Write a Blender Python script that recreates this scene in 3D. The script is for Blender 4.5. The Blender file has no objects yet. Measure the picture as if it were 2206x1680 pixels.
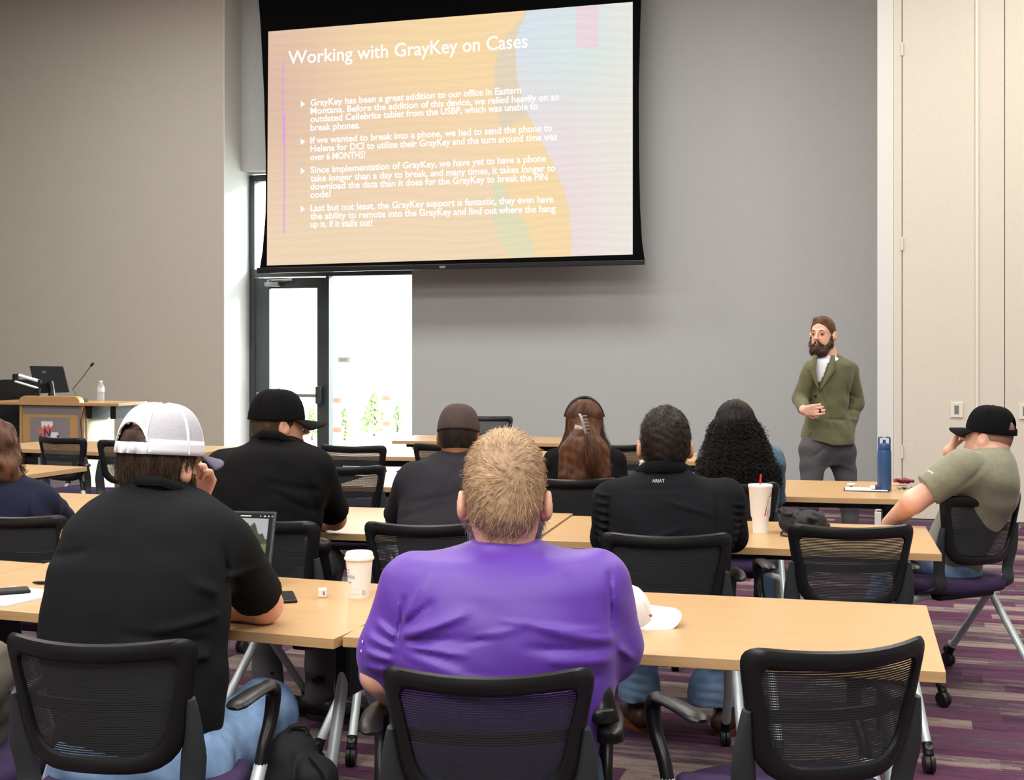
import bpy, bmesh, math, random
import numpy as np
from mathutils import Vector, Matrix
random.seed(7); np.random.seed(7)
SC = bpy.context.scene
COL = SC.collection
# ---------------------------------------------------------------- camera, world, lights, exposure
F, HC, HY, CX = 2850.0, 1.515, 740.0, 1103.0
cd = bpy.data.cameras.new('camera'); cam = bpy.data.objects.new('camera', cd); COL.objects.link(cam)
cam.location = (0, 0, HC); cam.rotation_euler = (math.pi/2, 0, 0)
cd.sensor_fit = 'HORIZONTAL'; cd.sensor_width = 36; cd.lens = F/2206*36; cd.shift_y = -(840-HY)/2206
cd.clip_start = .05; cd.clip_end = 400
SC.camera = cam
SC.view_settings.view_transform = 'Standard'; SC.view_settings.look = 'None'
SC.view_settings.gamma = 1; SC.view_settings.exposure = 0.0
TH = math.atan(.31); ct, st = math.cos(TH), math.sin(TH)
w = bpy.data.worlds.new('world'); SC.world = w; w.use_nodes = True
bg = w.node_tree.nodes['Background']; bg.inputs[0].default_value = (.93, .97, 1, 1); bg.inputs[1].default_value = 9.0
def wl(s, d, z=0):                                   # room frame (along wall, away from camera) to world
    return Vector((s*ct + d*st, -s*st + d*ct, z))
def area(name, s, d, z, sx, sy, power, color, rot=(0, 0, 0)):
    l = bpy.data.lights.new(name, 'AREA'); l.shape = 'RECTANGLE'; l.size = sx; l.size_y = sy; l.energy = power; l.color = color
    o = bpy.data.objects.new(name, l); COL.objects.link(o); o.location = wl(s, d, z)
    o.rotation_euler = (rot[0], rot[1], -TH + rot[2]); return o
WARM = (1, .965, .92)
for s in (-7, -2.6, 1.8):
    for d in (9.6, 5.6, 1.6):
        area('overhead_light', s, d, 5.45, 2.2, 1.2, 150, WARM)
area('overhead_light', -1.0, -1.2, 5.3, 4.5, 1.6, 340, (1, .97, .94), (math.radians(28), 0, 0))  # added light standing for the camera flash bounced off the ceiling
sl = bpy.data.lights.new('sun', 'SUN'); sl.energy = 14; sl.angle = .25
so = bpy.data.objects.new('sun', sl); COL.objects.link(so); so.rotation_euler = Vector((-.60*math.cos(TH)-.72*math.sin(TH), .60*math.sin(TH)-.72*math.cos(TH), -.33)).to_track_quat('-Z', 'Y').to_euler()
so.location = (0, 30, 20)

# ---------------------------------------------------------------- helpers
def V(*a): return Vector(a)
def P(px, py, Y): return Vector(((px-CX)/F*Y, Y, HC-(py-HY)/F*Y))
def G(px, py, z): Y = F*(HC-z)/(py-HY); return Vector(((px-CX)/F*Y, Y, z))
def WD(px, d):                                       # pixel column on room plane d -> s, depth Y
    x = (px-CX)/F; Y = d/(x*st+ct); return Y*(x*ct-st), Y
def WP(px, py, d): s, Y = WD(px, d); return s, HC-(py-HY)/F*Y
def lin(c): c = c/255; return c/12.92 if c <= .04045 else ((c+.055)/1.055)**2.4
def C(r, g, b): return (lin(r), lin(g), lin(b), 1)
def nt(m): return m.node_tree.nodes, m.node_tree.links
def mat(name, col, rough=.5, metal=0, bump=0, bscale=200, var=0, vscale=20, stretch=(1,1,1), sheen=0, spec=.5, coat=0, col2=None):
    m = bpy.data.materials.new(name); m.use_nodes = True; N, L = nt(m); b = N['Principled BSDF']
    b.inputs['Base Color'].default_value = col; b.inputs['Roughness'].default_value = rough; b.inputs['Metallic'].default_value = metal
    b.inputs['Specular IOR Level'].default_value = spec; b.inputs['Sheen Weight'].default_value = sheen; b.inputs['Coat Weight'].default_value = coat
    tc = N.new('ShaderNodeTexCoord'); mp = N.new('ShaderNodeMapping'); mp.inputs['Scale'].default_value = stretch
    L.new(tc.outputs['Object'], mp.inputs[0])
    n = N.new('ShaderNodeTexNoise'); n.inputs['Scale'].default_value = vscale; n.inputs['Detail'].default_value = 5
    L.new(mp.outputs[0], n.inputs['Vector'])
    r = N.new('ShaderNodeValToRGB'); r.color_ramp.elements[0].position = .32; r.color_ramp.elements[1].position = .68
    c2 = col2 if col2 else tuple(min(1, c*(1+var)) for c in col[:3])+(1,)
    c1 = col if col2 else tuple(c*(1-var) for c in col[:3])+(1,)
    r.color_ramp.elements[0].color = c1; r.color_ramp.elements[1].color = c2
    L.new(n.outputs[0], r.inputs[0]); L.new(r.outputs[0], b.inputs['Base Color'])
    if bump:
        n2 = N.new('ShaderNodeTexNoise'); n2.inputs['Scale'].default_value = bscale; n2.inputs['Detail'].default_value = 3
        L.new(mp.outputs[0], n2.inputs['Vector'])
        bp = N.new('ShaderNodeBump'); bp.inputs['Strength'].default_value = bump; bp.inputs['Distance'].default_value = .002
        L.new(n2.outputs[0], bp.inputs['Height']); L.new(bp.outputs[0], b.inputs['Normal'])
    return m
def emit(name, col, st_=1.0):
    m = bpy.data.materials.new(name); m.use_nodes = True; N, L = nt(m); b = N['Principled BSDF']
    b.inputs['Base Color'].default_value = (0, 0, 0, 1); b.inputs['Emission Color'].default_value = col; b.inputs['Emission Strength'].default_value = st_
    b.inputs['Specular IOR Level'].default_value = 0
    return m
class MB:
    def __init__(s): s.v = []; s.f = []
    def box(s, a, b, M=None):
        i = len(s.v); x0, y0, z0 = a; x1, y1, z1 = b
        q = [V(x, y, z) for z in (z0, z1) for y in (y0, y1) for x in (x0, x1)]
        s.v += [M @ p if M else p for p in q]
        s.f += [(i, i+2, i+3, i+1), (i+4, i+5, i+7, i+6), (i, i+1, i+5, i+4), (i+2, i+6, i+7, i+3), (i, i+4, i+6, i+2), (i+1, i+3, i+7, i+5)]
        return s
    def loops(s, rings, close=True, cap=True):
        i = len(s.v); n = len(rings[0])
        for r in rings: s.v += [Vector(p) for p in r]
        for a in range(len(rings)-1):
            for b in range(n if close else n-1):
                c = (b+1) % n; s.f.append((i+a*n+b, i+a*n+c, i+(a+1)*n+c, i+(a+1)*n+b))
        if cap:
            s.f.append(tuple(i+b for b in reversed(range(n)))); k = i+(len(rings)-1)*n; s.f.append(tuple(k+b for b in range(n)))
        return s
    def tube(s, path, rad, seg=12, up=None, closed=False, cap=True):
        pts = [Vector(p) for p in path]; n = len(pts)
        if not isinstance(rad, (list,)): rad = [rad]*n
        ref = Vector(up) if up else None; rings = []; prev = None
        for i in range(n):
            a = pts[(i-1) % n] if (closed or i) else pts[i]; b = pts[(i+1) % n] if (closed or i < n-1) else pts[i]
            t = (b-a).normalized()
            if ref is not None: x = ref - t*ref.dot(t)
            elif prev is None: x = t.orthogonal()
            else: x = prev - t*prev.dot(t)
            x.normalize(); prev = x; y = t.cross(x); r = rad[i]
            ra, rb = r if isinstance(r, tuple) else (r, r)
            rings.append([pts[i]+x*ra*math.cos(2*math.pi*k/seg)+y*rb*math.sin(2*math.pi*k/seg) for k in range(seg)])
        if closed: rings.append(rings[0]); cap = False
        return s.loops(rings, True, cap)
    def lathe(s, prof, seg=24, M=None, cap=True):
        rings = [[(M @ V(r*math.cos(2*math.pi*k/seg), r*math.sin(2*math.pi*k/seg), z)) if M else V(r*math.cos(2*math.pi*k/seg), r*math.sin(2*math.pi*k/seg), z) for k in range(seg)] for r, z in prof]
        return s.loops(rings, True, cap)
    def grid(s, fn, nu, nv):
        i = len(s.v)
        for a in range(nu+1):
            for b in range(nv+1): s.v.append(Vector(fn(a/nu, b/nv)))
        for a in range(nu):
            for b in range(nv): k = i+a*(nv+1)+b; s.f.append((k, k+nv+1, k+nv+2, k+1))
        return s
    def build(s, name, m, parent=None, smooth=True, bevel=0, solid=0, sub=0, loc=None, ang=40, rz=0):
        me = bpy.data.meshes.new(name); me.from_pydata([tuple(p) for p in s.v], [], s.f); me.update()
        bm = bmesh.new(); bm.from_mesh(me); bmesh.ops.recalc_face_normals(bm, faces=bm.faces); bm.to_mesh(me); bm.free()
        if smooth:
            me.shade_smooth(); me.set_sharp_from_angle(angle=math.radians(ang))
        me.materials.append(m); o = bpy.data.objects.new(name, me); COL.objects.link(o)
        if parent: o.parent = parent
        if loc is not None: o.location = loc
        if rz: o.rotation_euler.z = rz
        if solid: q = o.modifiers.new('solid', 'SOLIDIFY'); q.thickness = solid; q.offset = 0
        if bevel: q = o.modifiers.new('bevel', 'BEVEL'); q.width = bevel; q.segments = 2; q.limit_method = 'ANGLE'
        if sub: q = o.modifiers.new('sub', 'SUBSURF'); q.levels = q.render_levels = sub
        return o
def spath(pts, n=8, closed=False):
    pts = [Vector(p) for p in pts]; m = len(pts); out = []
    for i in range(m if closed else m-1):
        if closed: a, b, c, d = pts[(i-1) % m], pts[i], pts[(i+1) % m], pts[(i+2) % m]
        else: a, b, c, d = pts[max(i-1, 0)], pts[i], pts[i+1], pts[min(i+2, m-1)]
        for k in range(n):
            t = k/n; out.append(.5*((2*b)+(c-a)*t+(2*a-5*b+4*c-d)*t*t+(3*b-a-3*c+d)*t**3))
    if not closed: out.append(pts[-1])
    return out
def tag(o, label, cat, group=None, kind=None):
    if label: o['label'] = label
    if cat: o['category'] = cat
    if group: o['group'] = group
    if kind: o['kind'] = kind
    return o
def thing(name, label, cat, loc=(0, 0, 0), rz=0, group=None):
    o = bpy.data.objects.new(name, None); COL.objects.link(o); o.location = loc; o.rotation_euler.z = rz; o.empty_display_size = .1
    return tag(o, label, cat, group)
def copy_tree(o, parent=None):
    c = o.copy(); COL.objects.link(c)
    if parent: c.parent = parent
    for ch in list(o.children): copy_tree(ch, c)
    return c
def struct(name, mb, m, wall=True, **k):
    o = mb.build(name, m, **k)
    if wall: o.rotation_euler.z = -TH
    o['kind'] = 'structure'; return o
def text_mesh(name, txt, size=1.0, off=0.0, extrude=0.0):
    cu = bpy.data.curves.new(name, 'FONT'); cu.body = txt; cu.size = size; cu.offset = off; cu.extrude = extrude; cu.resolution_u = 3
    o = bpy.data.objects.new(name, cu); COL.objects.link(o)
    dg = bpy.context.evaluated_depsgraph_get(); me = bpy.data.meshes.new_from_object(o.evaluated_get(dg))
    bpy.data.objects.remove(o); bpy.data.curves.remove(cu); return me
def text_obj(name, txt, m, fn, parent=None, off=0.0):   # fn maps unit (x 0..1 along the line, y in cap heights) to a point
    me = text_mesh(name, txt, 1.0, off); xs = [v.co.x for v in me.vertices]; a, b = min(xs), max(xs)
    for v in me.vertices: v.co = fn((v.co.x-a)/(b-a), v.co.y/.73)
    me.update(); me.materials.append(m); o = bpy.data.objects.new(name, me); COL.objects.link(o)
    if parent: o.parent = parent
    return o

# ---------------------------------------------------------------- soft forms: blended distance fields meshed on a grid
class SDF:
    def __init__(s): s.ops = []; s.lo = np.full(3, 1e9); s.hi = np.full(3, -1e9)
    def _b(s, p, r):
        p = np.array(p, float); s.lo = np.minimum(s.lo, p-r); s.hi = np.maximum(s.hi, p+r)
    def cap(s, a, b, ra, rb, k=.02, sub=False):
        a = np.array(a, float); b = np.array(b, float)
        if not sub: s._b(a, ra); s._b(b, rb)
        s.ops.append(('cap', a, b, ra, rb, k, sub)); return s
    def slv(s, a, b, ra, rb, k=.04):            # sleeve with a flat hem
        s.cap(a, b, ra, rb, k); o = s.ops[-1]; s.ops[-1] = o+(True,); return s
    def ell(s, c, r, R=None, k=.02, sub=False):
        c = np.array(c, float); r = np.array(r, float)
        if not sub: s._b(c, r.max())
        s.ops.append(('ell', c, r, np.eye(3) if R is None else R, k, sub)); return s
    def rows(s, rows, pw=2.35, k=.03, grow=0.0, yaw=0.0):      # rows: (py, xleft, xright, Y, halfdepth) in photo measure
        q = []
        for py, xl, xr, Y, ry in rows:
            z = HC-(py-HY)/F*Y; cx = ((xl+xr)/2-CX)/F*Y; rx = (xr-xl)/2/F*Y
            q.append((z, cx, Y, rx+grow, ry+grow)); s._b((cx, Y, z), (max(rx, ry)+grow, max(rx, ry)+grow, .01))
        q = np.array(sorted(q)); zz = q[:, 0]; fine = []
        tg = np.gradient(q, zz, axis=0) if len(q) > 2 else None
        if tg is not None:
            for i in range(len(q)-1):
                hh = zz[i+1]-zz[i]
                for t_ in np.linspace(0, 1, 7)[:-1]:
                    h00, h10, h01, h11 = 2*t_**3-3*t_**2+1, t_**3-2*t_**2+t_, -2*t_**3+3*t_**2, t_**3-t_**2
                    r_ = h00*q[i]+h10*hh*tg[i]*.8+h01*q[i+1]+h11*hh*tg[i+1]*.8; r_[0] = zz[i]+hh*t_; fine.append(r_)
            q = np.array(fine+[q[-1]])
        q = np.array(q); s.ops.append(('rows', q, pw, k, yaw)); return s
    def fold(s, a, b, w_, amp):
        s.ops.append(('fold', np.array(a, float), np.array(b, float), w_, amp)); return s
    def wr(s, amp, fr, seed=0): s.ops.append(('wr', amp, fr, seed)); return s
    def cut(s, p, n, k=.0): s.ops.append(('cut', np.array(p, float), np.array(Vector(n).normalized()), k)); return s
    def __call__(s, p):
        d = np.full(len(p), 10.0, np.float32)
        for o in s.ops:
            t = o[0]
            if t == 'cap':
                _, a, b, ra, rb, k, sub = o[:7]; ab = b-a; L = max(ab.dot(ab), 1e-9)
                h = np.clip((p-a) @ ab/L, 0, 1); e = np.linalg.norm(p-a-h[:, None]*ab, axis=1)-(ra+(rb-ra)*h)
                if len(o) > 7: e = np.maximum(e, (p-b) @ (ab/math.sqrt(L)))
            elif t == 'ell':
                _, c, r, R, k, sub = o; q = (p-c) @ R.T; k0 = np.linalg.norm(q/r, axis=1); k1 = np.linalg.norm(q/(r*r), axis=1)+1e-9
                e = k0*(k0-1)/k1
            elif t == 'rows':
                _, q, pw, k, yaw = o; sub = False; z = p[:, 2]
                cx = np.interp(z, q[:, 0], q[:, 1]); cy = np.interp(z, q[:, 0], q[:, 2]); rx = np.interp(z, q[:, 0], q[:, 3]); ry = np.interp(z, q[:, 0], q[:, 4])
                X = p[:, 0]-cx; Yy = p[:, 1]-cy
                if yaw: cY, sY = math.cos(yaw), math.sin(yaw); X, Yy = X*cY+Yy*sY, -X*sY+Yy*cY
                g = (np.abs(X/rx)**pw+np.abs(Yy/ry)**pw)**(1/pw)
                e = (g-1)*np.minimum(rx, ry); e = np.maximum(e, np.maximum(z-q[-1, 0], q[0, 0]-z))
            elif t == 'fold':
                _, a, b, w_, amp = o; yb_ = (a[1]+b[1])/2+.10; a = a*(1, 0, 1); b = b*(1, 0, 1); ab = b-a; pp = p*(1, 0, 1)
                tt = (pp-a) @ ab/ab.dot(ab); h = np.clip(tt, 0, 1); e = np.linalg.norm(pp-a-h[:, None]*ab, axis=1)
                d = d-1.15*amp*np.exp(-(e/w_)**2)*np.sqrt(np.clip(4*h*(1-h)+.04, 0, 1))*np.clip((yb_-p[:, 1])/.03, 0, 1); continue
            elif t == 'wr':
                _, amp, fr, sd = o; x, y, z = p[:, 0]*fr, p[:, 1]*fr, p[:, 2]*fr
                d = d+amp*(np.sin(x+1.7*np.sin(z*.8+sd)+sd)*np.cos(z*1.3+1.3*np.sin(x*.7+y))+.5*np.sin(2.3*z+1.5*x+2*np.sin(y+sd))); continue
            elif t == 'cut':
                d = np.maximum(d, (p-o[1]) @ o[2]); continue
            if sub:
                h = np.clip(.5-.5*(d+e)/max(k, 1e-4), 0, 1); d = d*(1-h)-e*h+k*h*(1-h)
            else:
                h = np.clip(.5+.5*(d-e)/max(k, 1e-4), 0, 1); d = d*(1-h)+e*h-k*h*(1-h)
        return d
    def mesh(s, name, m, parent, h=.008, base=None):
        lo = s.lo-.03; n = np.ceil((s.hi+.03-lo)/h).astype(int); cs = 4; n = ((n+cs-1)//cs)*cs
        cg = [lo[i]+h*(np.arange(n[i]//cs)*cs+(cs-1)/2) for i in range(3)]
        cp = np.stack(np.meshgrid(*cg, indexing='ij'), -1).reshape(-1, 3)
        c = s(cp).reshape([len(g) for g in cg])
        Vv = c.repeat(cs, 0).repeat(cs, 1).repeat(cs, 2).astype(np.float32)
        mk = np.abs(Vv) < h*cs*2.2
        ii = np.argwhere(mk); Vv[mk] = s(lo+ii*h)
        S = Vv < 0; acc = None
        s0 = S[:-1, :-1, :-1]; act = np.zeros_like(s0)
        cor = [(a, b, c_) for a in (0, 1) for b in (0, 1) for c_ in (0, 1)]
        def sl(A, o): return A[o[0]:A.shape[0]-1+o[0], o[1]:A.shape[1]-1+o[1], o[2]:A.shape[2]-1+o[2]]
        for o in cor: act |= (sl(S, o) != s0)
        ci = np.argwhere(act); idx = -np.ones(act.shape, np.int64); idx[act] = np.arange(len(ci))
        vals = np.stack([Vv[ci[:, 0]+o[0], ci[:, 1]+o[1], ci[:, 2]+o[2]] for o in cor], 1)
        sm = np.zeros((len(ci), 3)); cnt = np.zeros(len(ci))
        for a in range(8):
            for b in range(a+1, 8):
                da = np.array(cor[b])-np.array(cor[a])
                if np.abs(da).sum() != 1: continue
                va, vb = vals[:, a], vals[:, b]; x = (va < 0) != (vb < 0)
                t = np.where(x, va/(va-vb+1e-12), 0)
                sm += np.where(x[:, None], np.array(cor[a])+t[:, None]*da, 0); cnt += x
        vert = lo+h*(ci+sm/cnt[:, None]); F_ = []
        for ax in range(3):
            o = [0, 0, 0]; o[ax] = 1
            A = S[:S.shape[0]-o[0], :S.shape[1]-o[1], :S.shape[2]-o[2]]; B = S[o[0]:, o[1]:, o[2]:]
            e = np.argwhere(A != B); u, v = [(1, 2), (2, 0), (0, 1)][ax]
            e = e[(e[:, u] > 0) & (e[:, v] > 0) & (e[:, u] < act.shape[u]) & (e[:, v] < act.shape[v])]
            fl = A[e[:, 0], e[:, 1], e[:, 2]]
            def g(du, dv): q = e.copy(); q[:, u] -= du; q[:, v] -= dv; return idx[q[:, 0], q[:, 1], q[:, 2]]
            q = np.stack([g(1, 1), g(0, 1), g(0, 0), g(1, 0)], 1); q[~fl] = q[~fl][:, ::-1]; F_.append(q)
        F_ = np.concatenate(F_); F_ = F_[(F_ >= 0).all(1)]
        if base is not None: vert = vert-np.array(base)
        me = bpy.data.meshes.new(name); me.from_pydata(vert.tolist(), [], F_.tolist()); me.update(); me.shade_smooth()
        me.materials.append(m); ob = bpy.data.objects.new(name, me); COL.objects.link(ob); ob.parent = parent
        return ob
def frm(fwd, up=(0, 0, 1)):
    f = Vector(fwd).normalized(); r = f.cross(Vector(up)).normalized(); u = r.cross(f); return np.array([r, f, u])
def hp(c, R, s, x, y, z): return np.array(c)+s*(x*R[0]+y*R[1]+z*R[2])
def add_head(S, c, R, s=1, ez=-.012, ears=True, earout=.0):
    L = lambda x, y, z: hp(c, R, s, x, y, z); e = lambda p, r, k=.02, sub=False, RR=R: S.ell(L(*p), np.array(r)*s, RR, k*s, sub)
    e((0, -.012, .028), (.076, .095, .090)); e((0, -.03, -.025), (.066, .066, .07), .03); e((0, .03, -.04), (.060, .062, .082), .02)
    for q in (-1, 1): S.cap(L(q*.042, .012, -.072), L(q*.012, .068, -.104), .022*s, .018*s, .03*s)
    e((0, .076, -.106), (.022, .018, .018), .012)
    S.cap(L(-.034, .080, .018), L(.034, .080, .018), .011*s, .011*s, .015*s)
    for q in (-1, 1): e((q*.031, .099, .0), (.017, .014, .012), .012, True)
    for q in (-1, 1): e((q*.031, .0775, .001), (.012, .012, .011), .003)
    S.cap(L(0, .092, .008), L(0, .113, -.030), .008*s, .011*s, .008*s)
    for q in (-1, 1): e((q*.011, .100, -.034), (.009, .010, .008), .005)
    S.cap(L(-.018, .089, -.062), L(.018, .089, -.062), .0065*s, .0065*s, .006*s); S.cap(L(-.014, .088, -.072), L(.014, .088, -.072), .007*s, .007*s, .005*s)
    if ears:
        for q in (-1, 1):
            e((q*(.080+earout), -.010, ez), (.010, .018, .031), .006); e((q*(.074+earout), .004, ez-.012), (.01, .014, .022), .01)
            e((q*(.088+earout), -.006, ez+.004), (.006, .010, .018), .004, True)
def hair_cap(S, c, R, s=1, g=.008, line=(.048, .040), tilt=(.8, -.6), nape=-.09, face=True):
    e = lambda p, r, k=.02: S.ell(hp(c, R, s, *p), (np.array(r)+g)*s, R, k*s)
    e((0, -.012, .028), (.076, .095, .090)); e((0, -.03, -.025), (.066, .066, .07), .03)
    if face: S.cut(hp(c, R, s, 0, line[0], line[1]), tilt[0]*R[1]+tilt[1]*R[2])
    S.cut(hp(c, R, s, 0, 0, nape), -R[2]); return S
def add_hand(S, w_, d, n, s=1.0, curl=.5, flip=1, fist=False):   # wrist, pointing, palm-facing normal
    w_ = Vector(w_); d = Vector(d).normalized(); n = Vector(n); n = (n-d*n.dot(d)).normalized(); x = d.cross(n)*flip
    for i, (o, L1) in enumerate(((-.030, .040), (-.010, .045), (.011, .042), (.030, .033))):
        b = w_+d*.092*s+x*o*s; S.cap(w_+x*o*.5*s, b, .014*s, .011*s, .012)
        p = b; a = 0
        for j, L in enumerate((L1, L1*.65, L1*.5)):
            a += curl*(1.0 if j else .8)*(1+.08*i); q = p+(d*math.cos(a)+n*math.sin(a))*L*s
            S.cap(p, q, (.0095-.001*j)*s, (.0088-.001*j)*s, .003); p = q
    t0 = w_+d*.025*s-x*.026*s; t1 = t0+(d*.7-x*.55+n*.35).normalized()*.042*s; t2 = t1+(d*.85-x*.1+n*.5).normalized()*.032*s
    S.cap(t0, t1, .014*s, .011*s, .01); S.cap(t1, t2, .0105*s, .009*s, .003)
def strands(name, parent, base, m, paths, r0=.0006, r1=.0002):
    hc = bpy.data.hair_curves.new(name); sizes = [len(p) for p in paths]; hc.add_curves(sizes)
    co = np.concatenate([np.asarray(p, float) for p in paths])-np.array(base)
    hc.attributes['position'].data.foreach_set('vector', co.astype(np.float32).ravel())
    rad = np.concatenate([np.linspace(r0, r1, k) for k in sizes]).astype(np.float32)
    a = hc.attributes.get('radius') or hc.attributes.new('radius', 'FLOAT', 'POINT'); a.data.foreach_set('value', rad)
    hc.materials.append(m); o = bpy.data.objects.new(name, hc); COL.objects.link(o); o.parent = parent; return o
def short_hair(name, parent, base, m, src, n, L, dirf, lift=.4, zmin=None, r=.0006, keep=None):
    me = src.data; nv = len(me.vertices); co = np.empty(nv*3); no = np.empty(nv*3)
    me.vertices.foreach_get('co', co); me.vertices.foreach_get('normal', no); co = co.reshape(-1, 3)+np.array(base); no = no.reshape(-1, 3)
    ids = np.arange(nv)
    if keep is not None: ids = ids[keep(co)]
    ids = np.random.choice(ids, n); out = []
    p = co[ids]+np.random.normal(0, .002, (n, 3)); N_ = no[ids]; t = dirf(p); t = t-N_*(t*N_).sum(1)[:, None]; t /= np.linalg.norm(t, axis=1)[:, None]+1e-9
    t += np.random.normal(0, .22, (n, 3)); ln = L*np.random.uniform(.6, 1.2, (n, 1)); pts = [p-N_*.002]
    for j, l in enumerate((lift, lift*.5, -.05, -.25)): pts.append(pts[-1]+(t+N_*l)*ln/4)
    A = np.stack(pts, 1)
    return strands(name, parent, base, m, list(A), r, r*.4)
# ---------------------------------------------------------------- materials
M = {}
M['wall'] = mat('grey_paint', C(170, 172, 171), .85, bump=.1, bscale=300, var=.015)
M['wall_l'] = mat('warm_grey_paint', C(174, 170, 158), .85, bump=.1, bscale=300, var=.015)
M['white'] = mat('white_paint', C(214, 213, 208), .8)
M['ceil'] = mat('ceiling_white', C(225, 225, 222), .9)
M['part'] = mat('woven_beige_panel', C(210, 203, 188), .85, var=.05, vscale=60, stretch=(6, 6, .6), bump=.15, bscale=200)
M['part_trim'] = mat('cream_trim', C(222, 215, 202), .6)
M['gap'] = mat('panel_gap', C(120, 108, 98), .9)
M['frame'] = mat('dark_bronze_metal', C(62, 67, 68), .45, .4)
M['alu'] = mat('brushed_metal', C(150, 152, 152), .35, .8)
M['black'] = mat('black_plastic', C(20, 21, 23), .42, spec=.3, bump=.06, bscale=500)
M['chair_black'] = mat('black_chair_frame', C(19, 21, 23), .40, spec=.32, bump=.08, bscale=700)
M['chair_grey'] = mat('charcoal_bracket', C(48, 53, 56), .5, spec=.3, bump=.08, bscale=700)
M['gloss'] = mat('gloss_black', C(19, 19, 20), .38, spec=.35)
M['silver'] = mat('silver_paint_metal', C(190, 200, 202), .38, .25)
M['seat'] = mat('purple_upholstery', C(58, 44, 76), .8, bump=.4, bscale=600, var=.08, vscale=80, spec=.2)
M['rubber'] = mat('caster_rubber', C(26, 26, 27), .5)
M['bk_fabric'] = mat('black_nylon', C(27, 28, 31), .8, bump=.4, bscale=400, var=.15, vscale=60)
M['black_cloth'] = mat('black_jersey', C(17, 19, 21), .9, spec=.15, bump=.25, bscale=900, var=.1, vscale=12)
M['black_cloth2'] = mat('black_polo_knit', C(12, 12, 13), .9, spec=.12, bump=.25, bscale=900, var=.1, vscale=12)
M['char_cloth'] = mat('charcoal_tee', C(36, 34, 39), .9, spec=.15, bump=.25, bscale=900, var=.1, vscale=14)
M['ink_cloth'] = mat('ink_black_shirt', C(14, 16, 20), .9, spec=.15, bump=.25, bscale=900, var=.1, vscale=12)
M['navy'] = mat('navy_shirt', C(24, 26, 46), .9, spec=.15, bump=.25, bscale=800, var=.12, vscale=14)
M['denim_shirt'] = mat('faded_denim', C(72, 96, 112), .85, bump=.4, bscale=700, var=.25, vscale=25)
M['jeans'] = mat('blue_jeans', C(124, 156, 194), .85, bump=.4, bscale=700, var=.22, vscale=18)
M['jeans_d'] = mat('dark_jeans', C(52, 72, 98), .85, bump=.4, bscale=700, var=.22, vscale=18)
M['khaki'] = mat('khaki_trousers', C(118, 112, 98), .85, bump=.3, bscale=500, var=.15, vscale=10)
M['greypants'] = mat('grey_trousers', C(78, 76, 79), .85, bump=.3, bscale=600, var=.08, vscale=14)
M['olive_tee'] = mat('olive_heather_tee', C(128, 126, 104), .85, bump=.25, bscale=800, var=.08, vscale=50, sheen=.2)
M['blazer'] = mat('olive_blazer', C(92, 92, 62), .85, bump=.35, bscale=700, var=.1, vscale=30, sheen=.1)
M['tee_white'] = mat('white_tee', C(222, 224, 232), .85)
M['skin'] = mat('skin_fair', C(226, 172, 148), .5, bump=.15, bscale=500, var=.06, vscale=25)
M['skin2'] = mat('skin_warm', C(205, 150, 122), .5, bump=.15, bscale=500, var=.06, vscale=25)
M['skin3'] = mat('skin_brown', C(140, 88, 62), .5, bump=.15, bscale=500, var=.06, vscale=25)
for k in ('skin', 'skin2'):
    b_ = M[k].node_tree.nodes['Principled BSDF']; b_.inputs['Subsurface Weight'].default_value = .15; b_.inputs['Subsurface Radius'].default_value = (.012, .005, .003)
    b_.inputs['Subsurface Scale'].default_value = .6
def hairm(n, c1, c2, vs=60): return mat(n, c1, .5, col2=c2, vscale=vs, stretch=(1, 1, .35), spec=.2, bump=.3, bscale=180)
M['h_blond'] = hairm('sandy_grey_hair', C(142, 118, 94), C(190, 162, 130), 22)
M['h_black'] = hairm('near_black_hair', C(26, 21, 19), C(44, 35, 30))
M['h_brown'] = hairm('dark_brown_hair', C(48, 36, 29), C(78, 60, 48))
M['h_auburn'] = hairm('auburn_brown_hair', C(54, 34, 24), C(96, 60, 38), 40)
M['h_curly'] = hairm('black_curly_hair', C(12, 10, 10), C(26, 20, 18))
M['h_beard'] = hairm('brown_beard', C(50, 35, 28), C(80, 56, 42))
M['h_grey'] = hairm('grey_beard', C(130, 125, 118), C(178, 172, 164))
M['paper'] = mat('white_paper', C(228, 226, 226), .7)
M['plastic_w'] = mat('white_plastic', C(232, 230, 226), .4)
M['cup_w'] = mat('white_paper_cup', C(236, 233, 226), .55)
M['foam'] = mat('white_foam', C(240, 240, 240), .6, bump=.2, bscale=400)
M['red'] = mat('red_plastic', C(206, 34, 40), .4)
M['redprint'] = mat('red_print', C(176, 52, 66), .6)
M['bluebottle'] = mat('blue_bottle', C(42, 78, 122), .4, spec=.5)
M['bluetxt'] = mat('blue_print', C(96, 168, 206), .6)
M['greytxt'] = mat('grey_print', C(120, 118, 116), .6)
M['whitetxt'] = mat('white_print', C(225, 225, 225), .6)
M['bark'] = mat('bark', C(96, 80, 62), .9)
M['leaf'] = mat('leaves', C(150, 172, 118), .7, var=.2, vscale=3)
M['asphalt'] = mat('outdoor_concrete', C(205, 203, 198), .9, var=.04, vscale=2)
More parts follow.
